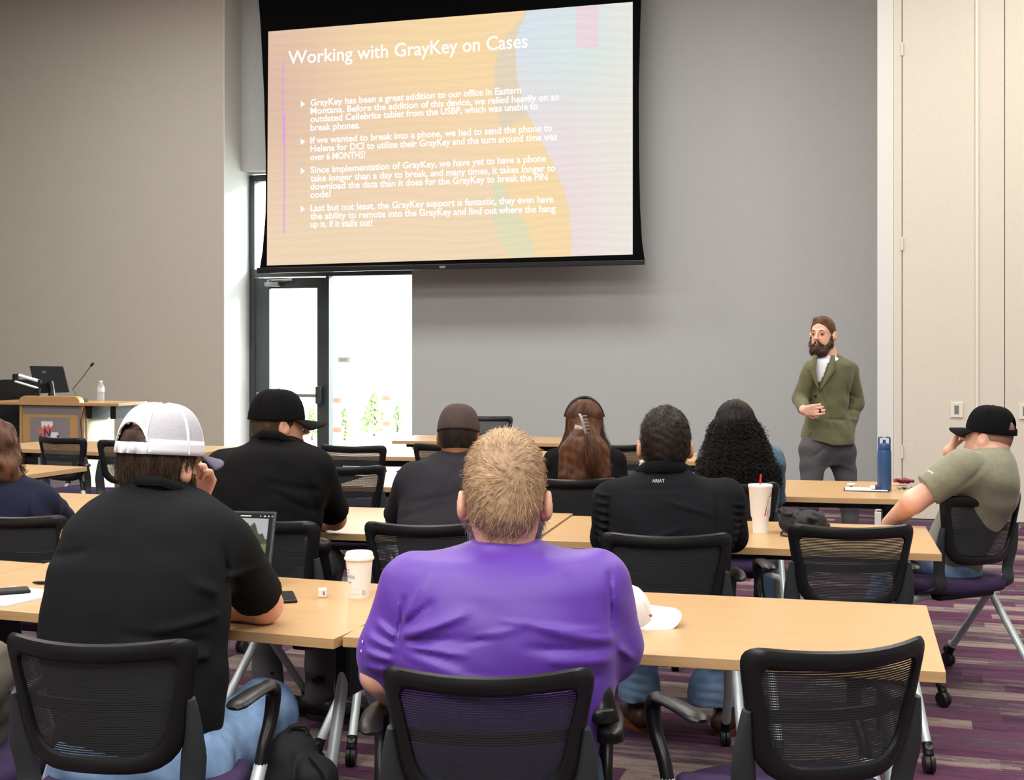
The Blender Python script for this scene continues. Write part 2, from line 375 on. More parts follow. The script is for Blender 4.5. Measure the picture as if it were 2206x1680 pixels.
def wood(name, c1, c2, stretch=(1.2, 26, 26)):
    m = mat(name, c1, .33, col2=c2, vscale=3.2, stretch=stretch, spec=.4)
    N, L = nt(m); b = N['Principled BSDF']; tc = [n for n in N if n.type == 'TEX_COORD'][0]
    mp = N.new('ShaderNodeMapping'); mp.inputs['Scale'].default_value = (6, 260, 260); L.new(tc.outputs['Object'], mp.inputs[0])
    n = N.new('ShaderNodeTexNoise'); n.inputs['Scale'].default_value = 1.0; n.inputs['Detail'].default_value = 3; L.new(mp.outputs[0], n.inputs['Vector'])
    r = [x for x in N if x.type == 'VALTORGB'][0]; r.color_ramp.elements[0].position = .25; r.color_ramp.elements[1].position = .75
    mx = N.new('ShaderNodeMixRGB'); mx.blend_type = 'MULTIPLY'; mx.inputs[0].default_value = .22
    L.new(r.outputs[0], mx.inputs[1]); L.new(n.outputs[0], mx.inputs[2]); L.new(mx.outputs[0], b.inputs['Base Color'])
    return m
M['wood'] = wood('oak_laminate', C(190, 152, 106), C(203, 167, 120))
M['wood_l'] = wood('lectern_laminate', C(180, 140, 92), C(192, 152, 104))
M['greylam'] = mat('grey_laminate', C(128, 122, 124), .6, var=.03, vscale=90)
def mesh_fabric():
    m = bpy.data.materials.new('chair_mesh_fabric'); m.use_nodes = True; N, L = nt(m); b = N['Principled BSDF']
    b.inputs['Base Color'].default_value = C(34, 38, 41); b.inputs['Roughness'].default_value = .7
    tc = N.new('ShaderNodeTexCoord'); sp = N.new('ShaderNodeSeparateXYZ'); L.new(tc.outputs['Object'], sp.inputs[0])
    def fr(out, k, th):
        a = N.new('ShaderNodeMath'); a.operation = 'MULTIPLY'; a.inputs[1].default_value = k; L.new(out, a.inputs[0])
        c = N.new('ShaderNodeMath'); c.operation = 'FRACT'; L.new(a.outputs[0], c.inputs[0])
        d = N.new('ShaderNodeMath'); d.operation = 'GREATER_THAN'; d.inputs[1].default_value = th; L.new(c.outputs[0], d.inputs[0]); return d
    z = fr(sp.outputs['Z'], 1/.0056, .76); x = fr(sp.outputs['X'], 1/.0035, .3)
    q = N.new('ShaderNodeMath'); q.operation = 'MULTIPLY'; L.new(z.outputs[0], q.inputs[0]); L.new(x.outputs[0], q.inputs[1])
    t = N.new('ShaderNodeBsdfTransparent'); mx = N.new('ShaderNodeMixShader'); L.new(q.outputs[0], mx.inputs[0])
    L.new(b.outputs[0], mx.inputs[1]); L.new(t.outputs[0], mx.inputs[2]); L.new(mx.outputs[0], N['Material Output'].inputs[0])
    return m
M['mesh'] = mesh_fabric()
def glass():
    m = bpy.data.materials.new('clear_glass'); m.use_nodes = True; N, L = nt(m); N.remove(N['Principled BSDF'])
    t = N.new('ShaderNodeBsdfTransparent'); t.inputs[0].default_value = (.93, .97, .96, 1); g = N.new('ShaderNodeBsdfGlossy'); g.inputs['Roughness'].default_value = .02
    mx = N.new('ShaderNodeMixShader'); mx.inputs[0].default_value = .05; L.new(t.outputs[0], mx.inputs[1]); L.new(g.outputs[0], mx.inputs[2])
    L.new(mx.outputs[0], N['Material Output'].inputs[0]); return m
M['glass'] = glass()
m = mat('clear_plastic', (1, 1, 1, 1), .08); b_ = m.node_tree.nodes['Principled BSDF']; b_.inputs['Transmission Weight'].default_value = .85; b_.inputs['IOR'].default_value = 1.15; M['clear'] = m
def purple():
    m = mat('purple_satin_shirt', C(82, 40, 150), .5, bump=.12, bscale=500, var=.06, vscale=6, sheen=.25)
    m.node_tree.nodes['Principled BSDF'].inputs['Sheen Tint'].default_value = (.8, .55, 1, 1); return m
M['purple'] = purple()
def carpet():
    m = bpy.data.materials.new('striped_purple_carpet'); m.use_nodes = True; N, L = nt(m); b = N['Principled BSDF']; b.inputs['Roughness'].default_value = .95
    b.inputs['Specular IOR Level'].default_value = .25
    tc = N.new('ShaderNodeTexCoord'); sp = N.new('ShaderNodeSeparateXYZ'); L.new(tc.outputs['Object'], sp.inputs[0])
    def ma(op, a, b_=None):
        n = N.new('ShaderNodeMath'); n.operation = op
        for i, q in enumerate((a, b_)):
            if q is None: continue
            if isinstance(q, (int, float)): n.inputs[i].default_value = q
            else: L.new(q, n.inputs[i])
        return n.outputs[0]
    def cmb(a, b_):
        n = N.new('ShaderNodeCombineXYZ'); L.new(a, n.inputs[0]); L.new(b_, n.inputs[1]); return n.outputs[0]
    def wn(v):
        n = N.new('ShaderNodeTexWhiteNoise'); n.noise_dimensions = '2D'; L.new(v, n.inputs['Vector']); return n
    X, Y = sp.outputs[0], sp.outputs[1]
    row = ma('FLOOR', ma('MULTIPLY', Y, 1/.125)); ro = wn(cmb(row, row)).outputs['Value']
    blk = ma('FLOOR', ma('ADD', ma('MULTIPLY', X, 1/.5), ma('MULTIPLY', ro, 7)))
    v1 = wn(cmb(blk, row)).outputs['Value']
    row2 = ma('FLOOR', ma('MULTIPLY', Y, 1/.031)); ro2 = wn(cmb(row2, row2)).outputs['Value']
    blk2 = ma('FLOOR', ma('ADD', ma('MULTIPLY', X, 1/.42), ma('MULTIPLY', ro2, 9))); v2 = wn(cmb(blk2, row2)).outputs['Value']
    mp = N.new('ShaderNodeMapping'); mp.inputs['Scale'].default_value = (6, 90, 1); L.new(tc.outputs['Object'], mp.inputs[0])
    nz = N.new('ShaderNodeTexNoise'); nz.inputs['Scale'].default_value = 1; nz.inputs['Detail'].default_value = 6; nz.inputs['Roughness'].default_value = .75; L.new(mp.outputs[0], nz.inputs['Vector'])
    t = ma('ADD', ma('ADD', ma('MULTIPLY', v1, .60), ma('MULTIPLY', v2, .2)), ma('MULTIPLY', ma('SUBTRACT', nz.outputs[0], .5), 1.0))
    t = ma('ADD', t, .14)
    r = N.new('ShaderNodeValToRGB'); L.new(t, r.inputs[0]); el = r.color_ramp.elements
    el[0].position = 0; el[0].color = C(44, 34, 46); el[1].position = 1; el[1].color = C(158, 140, 132)
    for p_, c_ in ((.2, C(62, 42, 60)), (.32, C(80, 46, 70)), (.44, C(104, 58, 86)), (.54, C(76, 54, 70)), (.64, C(96, 82, 88)), (.76, C(136, 118, 112))): e = el.new(p_); e.color = c_
    n2 = N.new('ShaderNodeTexNoise'); n2.inputs['Scale'].default_value = 260; n2.inputs['Detail'].default_value = 2; L.new(tc.outputs['Object'], n2.inputs['Vector'])
    mr = N.new('ShaderNodeMapRange'); mr.inputs[1].default_value = .3; mr.inputs[2].default_value = .7; mr.inputs[3].default_value = .45; mr.inputs[4].default_value = 1.35; L.new(n2.outputs[0], mr.inputs[0])
    mx = N.new('ShaderNodeMixRGB'); mx.blend_type = 'MULTIPLY'; mx.inputs[0].default_value = 1; L.new(r.outputs[0], mx.inputs[1]); L.new(mr.outputs[0], mx.inputs[2]); L.new(mx.outputs[0], b.inputs['Base Color'])
    bp = N.new('ShaderNodeBump'); bp.inputs['Strength'].default_value = .6; bp.inputs['Distance'].default_value = .004; L.new(n2.outputs[0], bp.inputs['Height']); L.new(bp.outputs[0], b.inputs['Normal'])
    return m
M['carpet'] = carpet()

# ---------------------------------------------------------------- the room
DG, DL, DD, DP = 12.99, 12.62, 13.17, 11.75          # wall planes: grey wall, left wall, glazed wall, partition
CZ = 5.6
FR_ = 12.0
sL = WD(482, DL)[0]; sB = WD(519, DG)[0]; sD0 = WD(537, DD)[0]; sD1 = WD(887, DG)[0]; sP = WD(1890, DP)[0]
zT = WP(519, 369, DG)[1]
fl = struct('floor', MB().box((-12, -3, -.1), (6, DD+.4, 0)), M['carpet'], smooth=False); fl.rotation_euler.z = -TH+math.radians(4.5)*0
struct('ceiling', MB().box((-12, -3, CZ), (6, DD+.3, CZ+.1)), M['ceil'], smooth=False)
struct('wall_left_front', MB().box((-12, DL, 0), (sL, DL+.9, CZ)), M['wall_l'], smooth=False)
struct('lit_wall_return', MB().box((sL, DL+.002, 0), (sL+.006, DD, CZ)), M['white'], smooth=False)  # wall return by the glazing, its daylight brightness put into the white colour
g = MB(); g.box((sD1, DG, 0), (6, DG+.3, CZ)); g.box((sL+.006, DG, zT), (sD1, DG+.3, CZ))
struct('wall_back', g, M['wall'], smooth=False)
struct('wall_left', MB().box((-12.2, -3, 0), (-12, DL+.9, CZ)), M['wall_l'], smooth=False)
struct('wall_right', MB().box((6, -3, 0), (6.2, DG+.3, CZ)), M['wall'], smooth=False)
struct('wall_rear', MB().box((-12, -3.2, 0), (6, -3, CZ)), M['wall_l'], smooth=False)
# partition on the right
e0 = WD(1925, DP)[0]; e1 = WD(1943.5, DP)[0]; e2 = WD(2101, DP)[0]; e3 = WD(2107.5, DP)[0]; e4 = WD(2164.5, DP)[0]
struct('wall_partition_end', MB().box((sP, DP, 0), (e0, DG, CZ)), M['white'], smooth=False)
def panel(n, a, b, zb=.03):
    o = MB().box((a, DP+.004, zb), (b, DP+.08, CZ)).build('folding_wall_panel', M['part'], smooth=False, bevel=.003)
    o.rotation_euler.z = -TH; o['kind'] = 'structure'; return o
struct('wall_partition_core', MB().box((e0, DP+.08, 0), (6, DP+.2, CZ)), M['gap'], smooth=False)
struct('trim_2', MB().box((e0+.002, DP-.002, .02), (e1-.004, DP+.08, CZ)), M['part'], smooth=False)
for i, (a, b) in enumerate(((e1+.002, e2-.001), (e3+.001, e4-.003), (e4+.003, 2.6), (2.61, 6))):
    struct('wall_partition_panel', MB().box((a, DP+.002, .03), (b, DP+.08, CZ)), M['part'], smooth=False)
struct('trim_3', MB().box((e2, DP-.012, .02), (e3, DP+.08, CZ)), M['part_trim'], smooth=False)
struct('baseboard_partition', MB().box((e0, DP-.004, .0), (6, DP+.01, .022)), M['alu'], smooth=False)
def pull(px0, px1, py0, py1, lab):
    s0, z1 = WP(px0, py0, DP); s1, z0 = WP(px1, py1, DP)
    t = thing('recessed_door_pull', lab, 'door pull', wl((s0+s1)/2, DP-.001, z0), -TH)
    wd = (s1-s0)/2; h = z1-z0
    g = MB(); g.box((-wd, -.008, 0), (-wd*.36, .002, h)); g.box((wd*.36, -.008, 0), (wd, .002, h)); g.box((-wd*.36, -.008, 0), (wd*.36, .002, h*.2)); g.box((-wd*.36, -.008, h*.8), (wd*.36, .002, h))
    g.build('plate', M['part_trim'], t, smooth=False, bevel=.002)
    MB().box((-wd*.36, -.002, h*.2), (wd*.36, .001, h*.8)).build('recess', M['alu'], t, smooth=False)
pull(2047.5, 2074.5, 867, 899.5, 'cream recessed pull plate beside the seam left of the black capped man')
pull(2195, 2222, 870, 903, 'cream recessed pull plate cut off by the right edge of the picture')
for py, lab in ((106, 'small cream hinge high on the folding wall seam'), (525, 'small cream hinge midway up the folding wall seam'), (973, 'small cream hinge low on the folding wall seam beside the blue bottle')):
    s0, z0 = WP(1943.5, py, DP); tag(MB().lathe([(.009, -.055), (.009, .055)], 10).build('panel_hinge', M['part_trim'], loc=wl(s0, DP-.008, z0)), lab, 'hinge')
# white floor box at the partition end
s0, z0 = WP(1904, 1095, 11.3)
t = thing('floor_pedestal', 'white boxy pedestal on the carpet below the blue bottle', 'pedestal', wl(s0, 11.45, 0), -TH)
MB().box((-.075, -.1, 0), (.075, .1, z0-.04)).build('body', M['white'], t, smooth=False, bevel=.005)
MB().box((-.068, -.1, z0-.03), (.068, .1, z0+.03)).build('lid', M['plastic_w'], t, smooth=False, bevel=.01)

# ---------------------------------------------------------------- glazed door wall
def fz(py): return HC-(py-HY)/F*WD(620, DD)[1]
zH, zF0, zF1 = fz(378), fz(583), fz(596)             # glazing top, transom bar top and bottom
def sd(px): return WD(px, DD)[0]
x0, xg = sd(538), sd(700); x1 = sD1+.08
fr = MB()
fr.box((x0, DD, 0), (sd(548), DD+.11, zH)); fr.box((x0, DD, zH-.05), (x1, DD+.11, zH+.02)); fr.box((x0, DD, zF1), (x1, DD+.11, zF0+.02))
fr.box((sd(707)-.03, DD, 0), (sd(708.5), DD+.11, zH)); fr.box((x1-.05, DD, 0), (x1+.02, DD+.11, zH)); fr.box((sd(708), DD, 0), (x1, DD+.11, .08))
wf = struct('window_1', fr, M['frame'], smooth=False, bevel=.004)
def gl(n, a, b, z0, z1):
    o = MB().box((a, DD+.05, z0), (b, DD+.056, z1)).build(n, M['glass'], smooth=False); o.rotation_euler.z = -TH; o['kind'] = 'structure'; return o
gl('window_2', sd(548), sd(705), zF0, zH-.05); gl('window_3', sd(708.5), x1-.05, zF0, zH-.05); gl('window_4', sd(708.5), x1-.05, .08, zF1)
struct('trim_4', MB().box((x1+.02, DG+.3, 0), (x1+3, DD+.5, zH+.02)), M['wall'], smooth=False)
# the door leaf
a, b = sd(549), sd(705); zd = zF1-.01; ga, gb = sd(578), sd(681); gz1 = fz(621)
dr = MB(); dr.box((a, DD+.02, .01), (ga, DD+.07, zd)); dr.box((gb, DD+.02, .01), (b-.01, DD+.07, zd)); dr.box((ga, DD+.02, gz1), (gb, DD+.07, zd)); dr.box((ga, DD+.02, .01), (gb, DD+.07, .26))
door = struct('door_1', dr, M['frame'], smooth=False, bevel=.004)
MB().box((ga, DD+.042, .26), (gb, DD+.048, gz1)).build('glass_pane', M['glass'], door, smooth=False)
zb = fz(851); q = MB(); q.box((sd(556), DD-.05, zb-.02), (sd(690), DD-.02, zb+.02)); q.box((sd(556), DD-.05, zb-.03), (sd(570), DD+.02, zb+.03))
q.build('panic_bar', M['alu'], door, bevel=.006)
q = MB(); q.box((sd(683), DD-.05, zb-.09), (sd(695), DD+.02, zb+.10)); q.build('bar_latch', M['frame'], door, bevel=.006)
zc = fz(608); q = MB(); q.box((sd(575), DD-.06, zc-.045), (sd(604), DD+.02, zc+.0)); q.tube([(sd(582), DD-.03, zc+.02), (sd(632), DD-.02, zc+.03)], .014); q.lathe([(.03, 0), (.03, .03)], 14, Matrix.Translation((sd(583), DD-.03, zc)))
q.build('door_closer', M['alu'], door, bevel=.004)
# exit notice on the sidelight
sg = mat('exit_notice_grey', C(235, 238, 235), .5)
e_a, ez1 = WP(727, 769, DD+.04); e_b, ez0 = WP(754, 781, DD+.04)
t = thing('exit_notice', 'small pale rectangular EXIT notice on the sidelight glass', 'sign', wl((e_a+e_b)/2, DD+.046, (ez0+ez1)/2), -TH)
hw, hh = (e_b-e_a)/2, (ez1-ez0)/2
MB().box((-hw, -.004, -hh), (hw, .003, hh)).build('plate', sg, t, smooth=False)
text_obj('lettering', 'EXIT', M['gap'], lambda x, y: V(-hw*.55+x*hw*1.1, -.006, -hh*.55+y*hh*1.1), t)
# ---------------------------------------------------------------- outside
o = struct('ground_outdoors', MB().box((-40, DD+.4, -.12), (40, 90, -.02)), M['asphalt'], smooth=False)
bc = mat('bollard_white', C(235, 232, 224), .6); br = mat('bollard_red', C(214, 110, 92), .6)
def bollard(px, ptop, pbot, Y, lab):
    z1 = P(px, ptop, Y).z; z0 = P(px, pbot, Y).z; t = thing('bollard', lab, 'bollard', (P(px, 0, Y).x, Y, 0))
    MB().lathe([(.05, -.02), (.05, z1-.05), (.04, z1), (.01, z1+.05)], 18).build('post', bc, t)
    for z in (z0, z1): MB().lathe([(.088, z-.03), (.088, z+.03)], 18).build('red_band', br, t)
bollard(727, 862, 925, 17, 'white bollard with red bands outside, nearer the door frame')
bollard(834, 857, 912, 18.5, 'white bollard with red bands outside, right side of the sidelight')
t = thing('light_pole', 'tall pale post outside behind the right side of the sidelight', 'pole', (P(829, 0, 32).x, 32, 0))
MB().lathe([(.17, 0), (.17, .3)], 16).build('base', M['wall'], t); MB().lathe([(.12, .3), (.09, 9)], 16).build('post', M['wall'], t)
q = MB().box((-.22, -.2, 0), (.22, .2, .3)); tag(q.build('utility_box', M['gap'], loc=(P(812, 0, 25).x, 25, -.02)), 'small grey utility box on the ground by the far pole', 'box')
for px, Y, h, lab in ((742, 21, .50, 'washed out shrub just right of the nearer bollard'), (806, 22, .72, 'tallest pale green shrub seen through the sidelight'), (856, 23, .45, 'small shrub by the right edge of the sidelight'), (672, 21, .5, 'green shrub seen low through the door glass')):
    x = P(px, 0, Y).x; t = thing('outdoor_shrub', lab, 'shrub', (x, Y, -.02))
    MB().tube([(0, 0, 0), (.02, 0, h*.5), (0, 0, h*.8)], [.02, .015, .008]).build('stem', M['bark'], t)
    q = MB(); rr = random.Random(px)
    for i in range(260):
        z = h*(.1+.9*rr.random()); r = .42*h*(1.05-z/h)*rr.random()**.5; an = rr.random()*6.28; c = V(r*math.cos(an), r*math.sin(an), z); d = V(rr.uniform(-1, 1), rr.uniform(-1, 1), rr.uniform(-1, 1)).normalized(); e = d.orthogonal().normalized(); s_ = h*.04
        k = len(q.v); q.v += [c-d*s_-e*s_, c+d*s_-e*s_, c+d*s_+e*s_, c-d*s_+e*s_]; q.f.append((k, k+1, k+2, k+3))
    q.build('foliage', M['leaf'], t, smooth=False)

# ---------------------------------------------------------------- projection screen with its picture
DS = 12.45
def sp(px, py, off=0): s_, z = WP(px, py, DS-off); return s_, z
scr = thing('projection_screen', 'large pull-down projection screen showing an orange tan slide', 'projection screen', wl(0, DS, 0), -TH)
def spt(px, py, off=0): s_, z = WP(px, py, DS-off); return V(s_, -off, z)
left = [(550, -70), (556, -20), (562, 60), (569, 200), (573, 350), (572, 460), (566, 540), (559, 582)]
right = [(1384, -70), (1382, -20), (1379, 60), (1376, 200), (1377, 350), (1379, 450), (1383, 520), (1389, 562)]
g = MB(); rows_ = []
for L_, R_ in zip(left, right): rows_.append([spt(L_[0]+(R_[0]-L_[0])*i/6, L_[1]+(R_[1]-L_[1])*i/6) for i in range(7)])
k0 = len(rows_); g.loops(rows_, close=False, cap=False); g.build('black_border', mat('matte_screen_black', C(9, 9, 10), .9, spec=.05), scr, solid=.006, smooth=False)
a, b = spt(556, 577), spt(1388.5, 560); c, d_ = spt(556, 589), spt(1388.5, 570)
g = MB(); g.loops([[V(p.x, y, p.z) for p, y in ((a, -.03), (a, .03), (c, .03), (c, -.03))], [V(p.x, y, p.z) for p, y in ((b, -.03), (b, .03), (d_, .03), (d_, -.03))]]); g.build('weight_bar', M['gloss'], scr, smooth=False, bevel=.006)
q = spt(953, 575, .034); MB().box((q.x-.03, -.034, q.z-.012), (q.x+.03, -.03, q.z+.012)).build('maker_plate', M['greytxt'], scr, smooth=False)
a = spt(550, -60); b = spt(1384, -100); MB().box((a.x-.05, -.1, a.z+.02), (b.x+.05, .1, a.z+.3)).build('housing', M['white'], scr, smooth=False)
# slide picture: vertex colours laid on the lit quad
QD = [(578, 68), (1363, 4), (1363, 548), (575, 572)]
nu, nv = 260, 180
def quad(u, v):
    t = ((1-u)*QD[0][0]+u*QD[1][0], (1-u)*QD[0][1]+u*QD[1][1]); bb = ((1-u)*QD[3][0]+u*QD[2][0], (1-u)*QD[3][1]+u*QD[2][1])
    return ((1-v)*t[0]+v*bb[0], (1-v)*t[1]+v*bb[1])
g = MB().grid(lambda u, v: spt(*quad(u, v), .006), nu, nv)
sm = bpy.data.materials.new('slide_light'); sm.use_nodes = True; N, L = nt(sm); b_ = N['Principled BSDF']; b_.inputs['Base Color'].default_value = (.0, .0, .0, 1); b_.inputs['Specular IOR Level'].default_value = 0
at = N.new('ShaderNodeVertexColor'); at.layer_name = 'slide'; L.new(at.outputs[0], b_.inputs['Emission Color']); b_.inputs['Emission Strength'].default_value = 1.0
pic = g.build('slide_picture', sm, scr, smooth=False)
uu, vv = np.meshgrid(np.linspace(0, 1, nu+1), np.linspace(0, 1, nv+1), indexing='ij'); uu = uu.ravel(); vv = vv.ravel()
pq = np.array([quad(u, v) for u, v in zip(uu, vv)]); px, py = pq[:, 0], pq[:, 1]
def mixc(a, b, t): return a*(1-t[:, None])+b*t[:, None]
def A(*c): return np.array(c, float)[None]
def sst(x): x = np.clip(x, 0, 1); return x*x*(3-2*x)
base = mixc(A(232, 194, 160), A(252, 214, 160), sst(uu*1.5)); base = mixc(base, A(243, 214, 176), sst(vv*1.3-.2)*.85)
base = mixc(base, A(252, 216, 150), np.exp(-((uu-.45)/.25)**2-((vv-.12)/.2)**2)*.7)
base = mixc(base, A(214, 168, 150), np.exp(-((uu)/.12)**2-((vv-.25)/.35)**2)*.6)
def curve(pts): q = np.array(pts, float); return np.interp(py, q[:, 0], q[:, 1])
gx = curve([(0, 1140), (40, 1125), (80, 1085), (130, 1068), (200, 1062), (260, 1075), (300, 1085), (600, 1085)])
wx = curve([(0, 1150), (30, 1133), (70, 1115), (110, 1110), (170, 1114), (230, 1130), (290, 1160), (350, 1190), (400, 1212), (450, 1226), (500, 1230), (560, 1231)])
ox = curve([(0, 1400), (200, 1400), (260, 1110), (310, 1070), (370, 1062), (440, 1058), (600, 1058)])
ed = lambda x, w_=3: sst(x/w_+.5)
inblob = ed(px-gx)*ed(wx-px)*(py < 275); base = mixc(base, A(222, 208, 184), inblob*.8)
inor = ed(px-np.maximum(ox, gx))*ed(wx-px)*(py > 230); base = mixc(base, A(251, 216, 156), inor*.85)
gy = curve([(0, 0), (375, 1060), (400, 1088), (450, 1110), (500, 1140), (560, 1156)]); g0 = curve([(0, 1400), (370, 1400), (376, 1060), (470, 1062), (510, 1075), (560, 1098)])
base = mixc(base, A(222, 220, 180), ed(px-g0)*ed(gy-px)*(py > 375)*.85)
tr = A(212, 224, 240); ml = A(236, 222, 224); br_ = A(238, 232, 220)
wr_ = mixc(np.repeat(tr, len(px), 0), ml, sst((py-40)/220)); wr_ = mixc(wr_, br_, sst((px-1180)/170)*.9); wr_ = mixc(wr_, A(214, 232, 226), np.exp(-((px-1230)/110)**2-((py-110)/130)**2)*.75); wr_ = mixc(wr_, A(240, 216, 214), np.exp(-((px-1235)/60)**2-((py-480)/160)**2)*.6)
base = mixc(base, wr_, ed(px-wx))
base = mixc(base, A(238, 212, 222), ((px > 1240.6) & (px < 1287.8) & (py > 4) & (py < 102)).astype(float))
base = mixc(base, A(226, 150, 220), (np.abs(px-611.5) < 1.7)*(py > 126)*(py < 502)*1.0)
gr = np.sin((py+px*.06)*.75+2*np.sin(px*.012+py*.02)+1.5*np.sin(px*.03))*np.sin(px*.021+py*.11+np.sin(px*.007)*3)
gr2 = np.sin((py+px*.05+6*np.sin(px*.011+py*.013))*.33+1.3*np.sin(px*.017)+np.sin(py*.05)); base *= (1+.013*gr+.010*gr2)[:, None]
base = np.clip(base*.82+255*.165, 0, 255)/255; base = np.where(base <= .04045, base/12.92, ((base+.055)/1.055)**2.4)
ca = pic.data.color_attributes.new('slide', 'FLOAT_COLOR', 'POINT'); ca.data.foreach_set('color', np.concatenate([base, np.ones((len(base), 1))], 1).astype(np.float32).ravel())
wt = emit('slide_white', (1, 1, 1, 1), 1.1)
LINES = [('Working with GrayKey on Cases', 620.7, 138.4, 1136.5, 102.1, 29.5)] + [(a_, 668.7, y0, x1_, y1, 14.5) for a_, y0, x1_, y1 in (
 ('GrayKey has been a great addition to our office in Eastern', 228, 1122.8, 200.8), ('Montana. Before the addition of this device, we relied heavily on an', 245.6, 1204, 215.2),
 ('outdated Cellebrite tablet from the USBP, which was unable to', 263.2, 1159, 235), ('break phones.', 281.5, 775.9, 276),
 ('If we wanted to break into a phone, we had to send the phone to', 308.8, 1189, 281.9), ('Helena for DCI to utilize their GrayKey and the turn around time was', 326.7, 1200, 301),
 ('over 6 MONTHS!', 345, 786.4, 340), ('Since implementation of GrayKey, we have yet to have a phone', 373, 1176.6, 347.8),
 ('take longer than a day to break, and many times, it takes longer to', 391, 1196, 368.4), ('download the data than it does for the GrayKey to break the PIN', 408.6, 1179.4, 387.9),
 ('code!', 426, 712.3, 424), ('Last but not least, the GrayKey support is fantastic, they even have', 455, 1192, 435.5),
 ('the ability to remote into the GrayKey and find out where the hang', 472.5, 1197, 456), ('up is, if it stalls out!', 489.3, 802, 486.6))]
for i, (tx, xa, ya, xb, yb, ch) in enumerate(LINES):
    text_obj('slide_text', tx, wt, lambda x, y: spt(xa+(xb-xa)*x, ya+(yb-ya)*x-ch*y*(1+.08*x), .010), pic, off=.022 if i else .010)
for y in (224, 305.3, 368.4, 450.3):
    g = MB(); g.v = [spt(648, y-7, .01), spt(657, y, .01), spt(648, y+7, .01)]; g.f = [(0, 1, 2)]; g.build('slide_bullet', wt, pic, smooth=False)
# ---------------------------------------------------------------- tables
def caster(parent, p, r=.035, ax=(1, 0, 0), m=None):
    g = MB(); R = Vector((0, 0, 1)).rotation_difference(Vector(ax)).to_matrix().to_4x4()
    T = Matrix.Translation(p) @ R; w_ = r*.55
    g.lathe([(r*.5, -w_), (r*.92, -w_), (r, -w_*.7), (r, -w_*.15), (r*.8, 0), (r, w_*.15), (r, w_*.7), (r*.92, w_), (r*.5, w_)], 18, T)
    g.tube([Vector(p)+V(0, 0, r*.3), Vector(p)+V(0, .012, r*1.5), Vector(p)+V(0, .0, r*1.9)], [.012, .017, .014], 8)
    return g.build('caster', m or M['rubber'], parent)
def make_table(lab, fl_, fr, dep, grp='oak topped training tables', L=None):
    a = Vector((fl_[0], fl_[1], 0)); b = Vector((fr[0], fr[1], 0)); u = (b-a); LL = u.length; u.normalize(); n = V(-u.y, u.x, 0)
    c = (a+b)/2+n*dep/2; rz = math.atan2(u.y, u.x); t = thing('training_table', lab, 'table', c, rz, grp)
    x, y = LL/2, dep/2
    MB().box((-x, -y, .712), (x, y, .74)).build('tabletop', M['wood'], t, smooth=False, bevel=.0015)
    MB().box((-x+.12, -.06, .645), (x-.12, -.03, .70)).build('crossbar', M['gloss'], t, smooth=False, bevel=.004)
    for q in (-1, 1):
        X = q*(x-.13)
        g = MB(); g.box((X-.03, -y+.06, .685), (X+.03, y-.06, .713)); g.box((X-.022, -.09, .50), (X+.022, .04, .69)); g.build('leg_bracket', M['gloss'], t, smooth=False, bevel=.006)
        for k in (-1, 1):
            l = MB().tube([(X, k*.04-.02, .60), (X+q*.03, k*(y-.1), .11)], .0175, 14).build('leg', M['silver'], t)
            MB().tube([(X+q*.03, k*(y-.1)-k*.003, .125), (X+q*.033, k*(y-.1)+k*.012, .075)], .021, 12).build('leg_cap', M['black'], l)
            caster(l, (X+q*.034, k*(y-.1)+k*.016, .036))
    return t
def xy(px, py): p = G(px, py, .74); return (p.x, p.y)
def along(p, ang, L): a = math.radians(ang); return (p[0]+L*math.cos(a), p[1]+L*math.sin(a))
T1 = make_table('oak table at front right holding the white cap', xy(738, 1371), xy(2038, 1447), .82)
fr2 = xy(719, 1376); T2 = make_table('oak table at front left holding the paper coffee cup', along(fr2, 180-20.2, 1.52), fr2, .76)
fr3 = along(along(fr2, 180-20.2, 1.525), 69.8, -.05); T3 = make_table('oak table cut off by the left edge beside the phone and notepad', along(fr3, 180-20.2, 1.52), fr3, .76)
fr4 = xy(2029, 1193); T4 = make_table('oak table in the second row holding the foam cup and black bag', along(fr4, 180-12.9, 1.52), fr4, .76)
fr5 = along(fr4, 180-12.9, 1.535); T5 = make_table('oak table in the second row between the two men in black caps', along(fr5, 180-13, 1.50), fr5, .84)
fr7 = (-1.45, 5.72); T7 = make_table('oak table in the second row in front of the woman in navy', along(fr7, 180-17, 1.52), fr7, .84)
fr13 = (2.02, 6.57); T13 = make_table('oak table in the third row holding the blue water bottle', along(fr13, 180-12, 1.52), fr13, .84)
fr12 = along(fr13, 180-12, 1.535); T12 = make_table('oak table in the third row in front of the woman with the hair clip', along(fr12, 180-12, 1.52), fr12, .80)
fr6 = (-2.95, 7.58); T6 = make_table('oak table at left with its corner beside the lectern chair', along(fr6, 180-20, 1.52), fr6, .80)
fr8 = (-2.30, 9.17); T8 = make_table('oak table across the front of the lectern', along(fr8, 180-24, 1.85), fr8, .80)
fr11 = (1.58, 8.64); T11 = make_table('oak table in the fourth row before the curly haired woman', along(fr11, 180-10, 1.52), fr11, .66)
fr10 = along(fr11, 180-10, 1.535); T10 = make_table('oak table in the fourth row beside the glass door', along(fr10, 180-10, 1.52), fr10, .66)
fl9 = xy(844, 949); T9 = make_table('farthest oak table against the grey wall with one chair behind', fl9, along(fl9, -12, 1.52), .66)

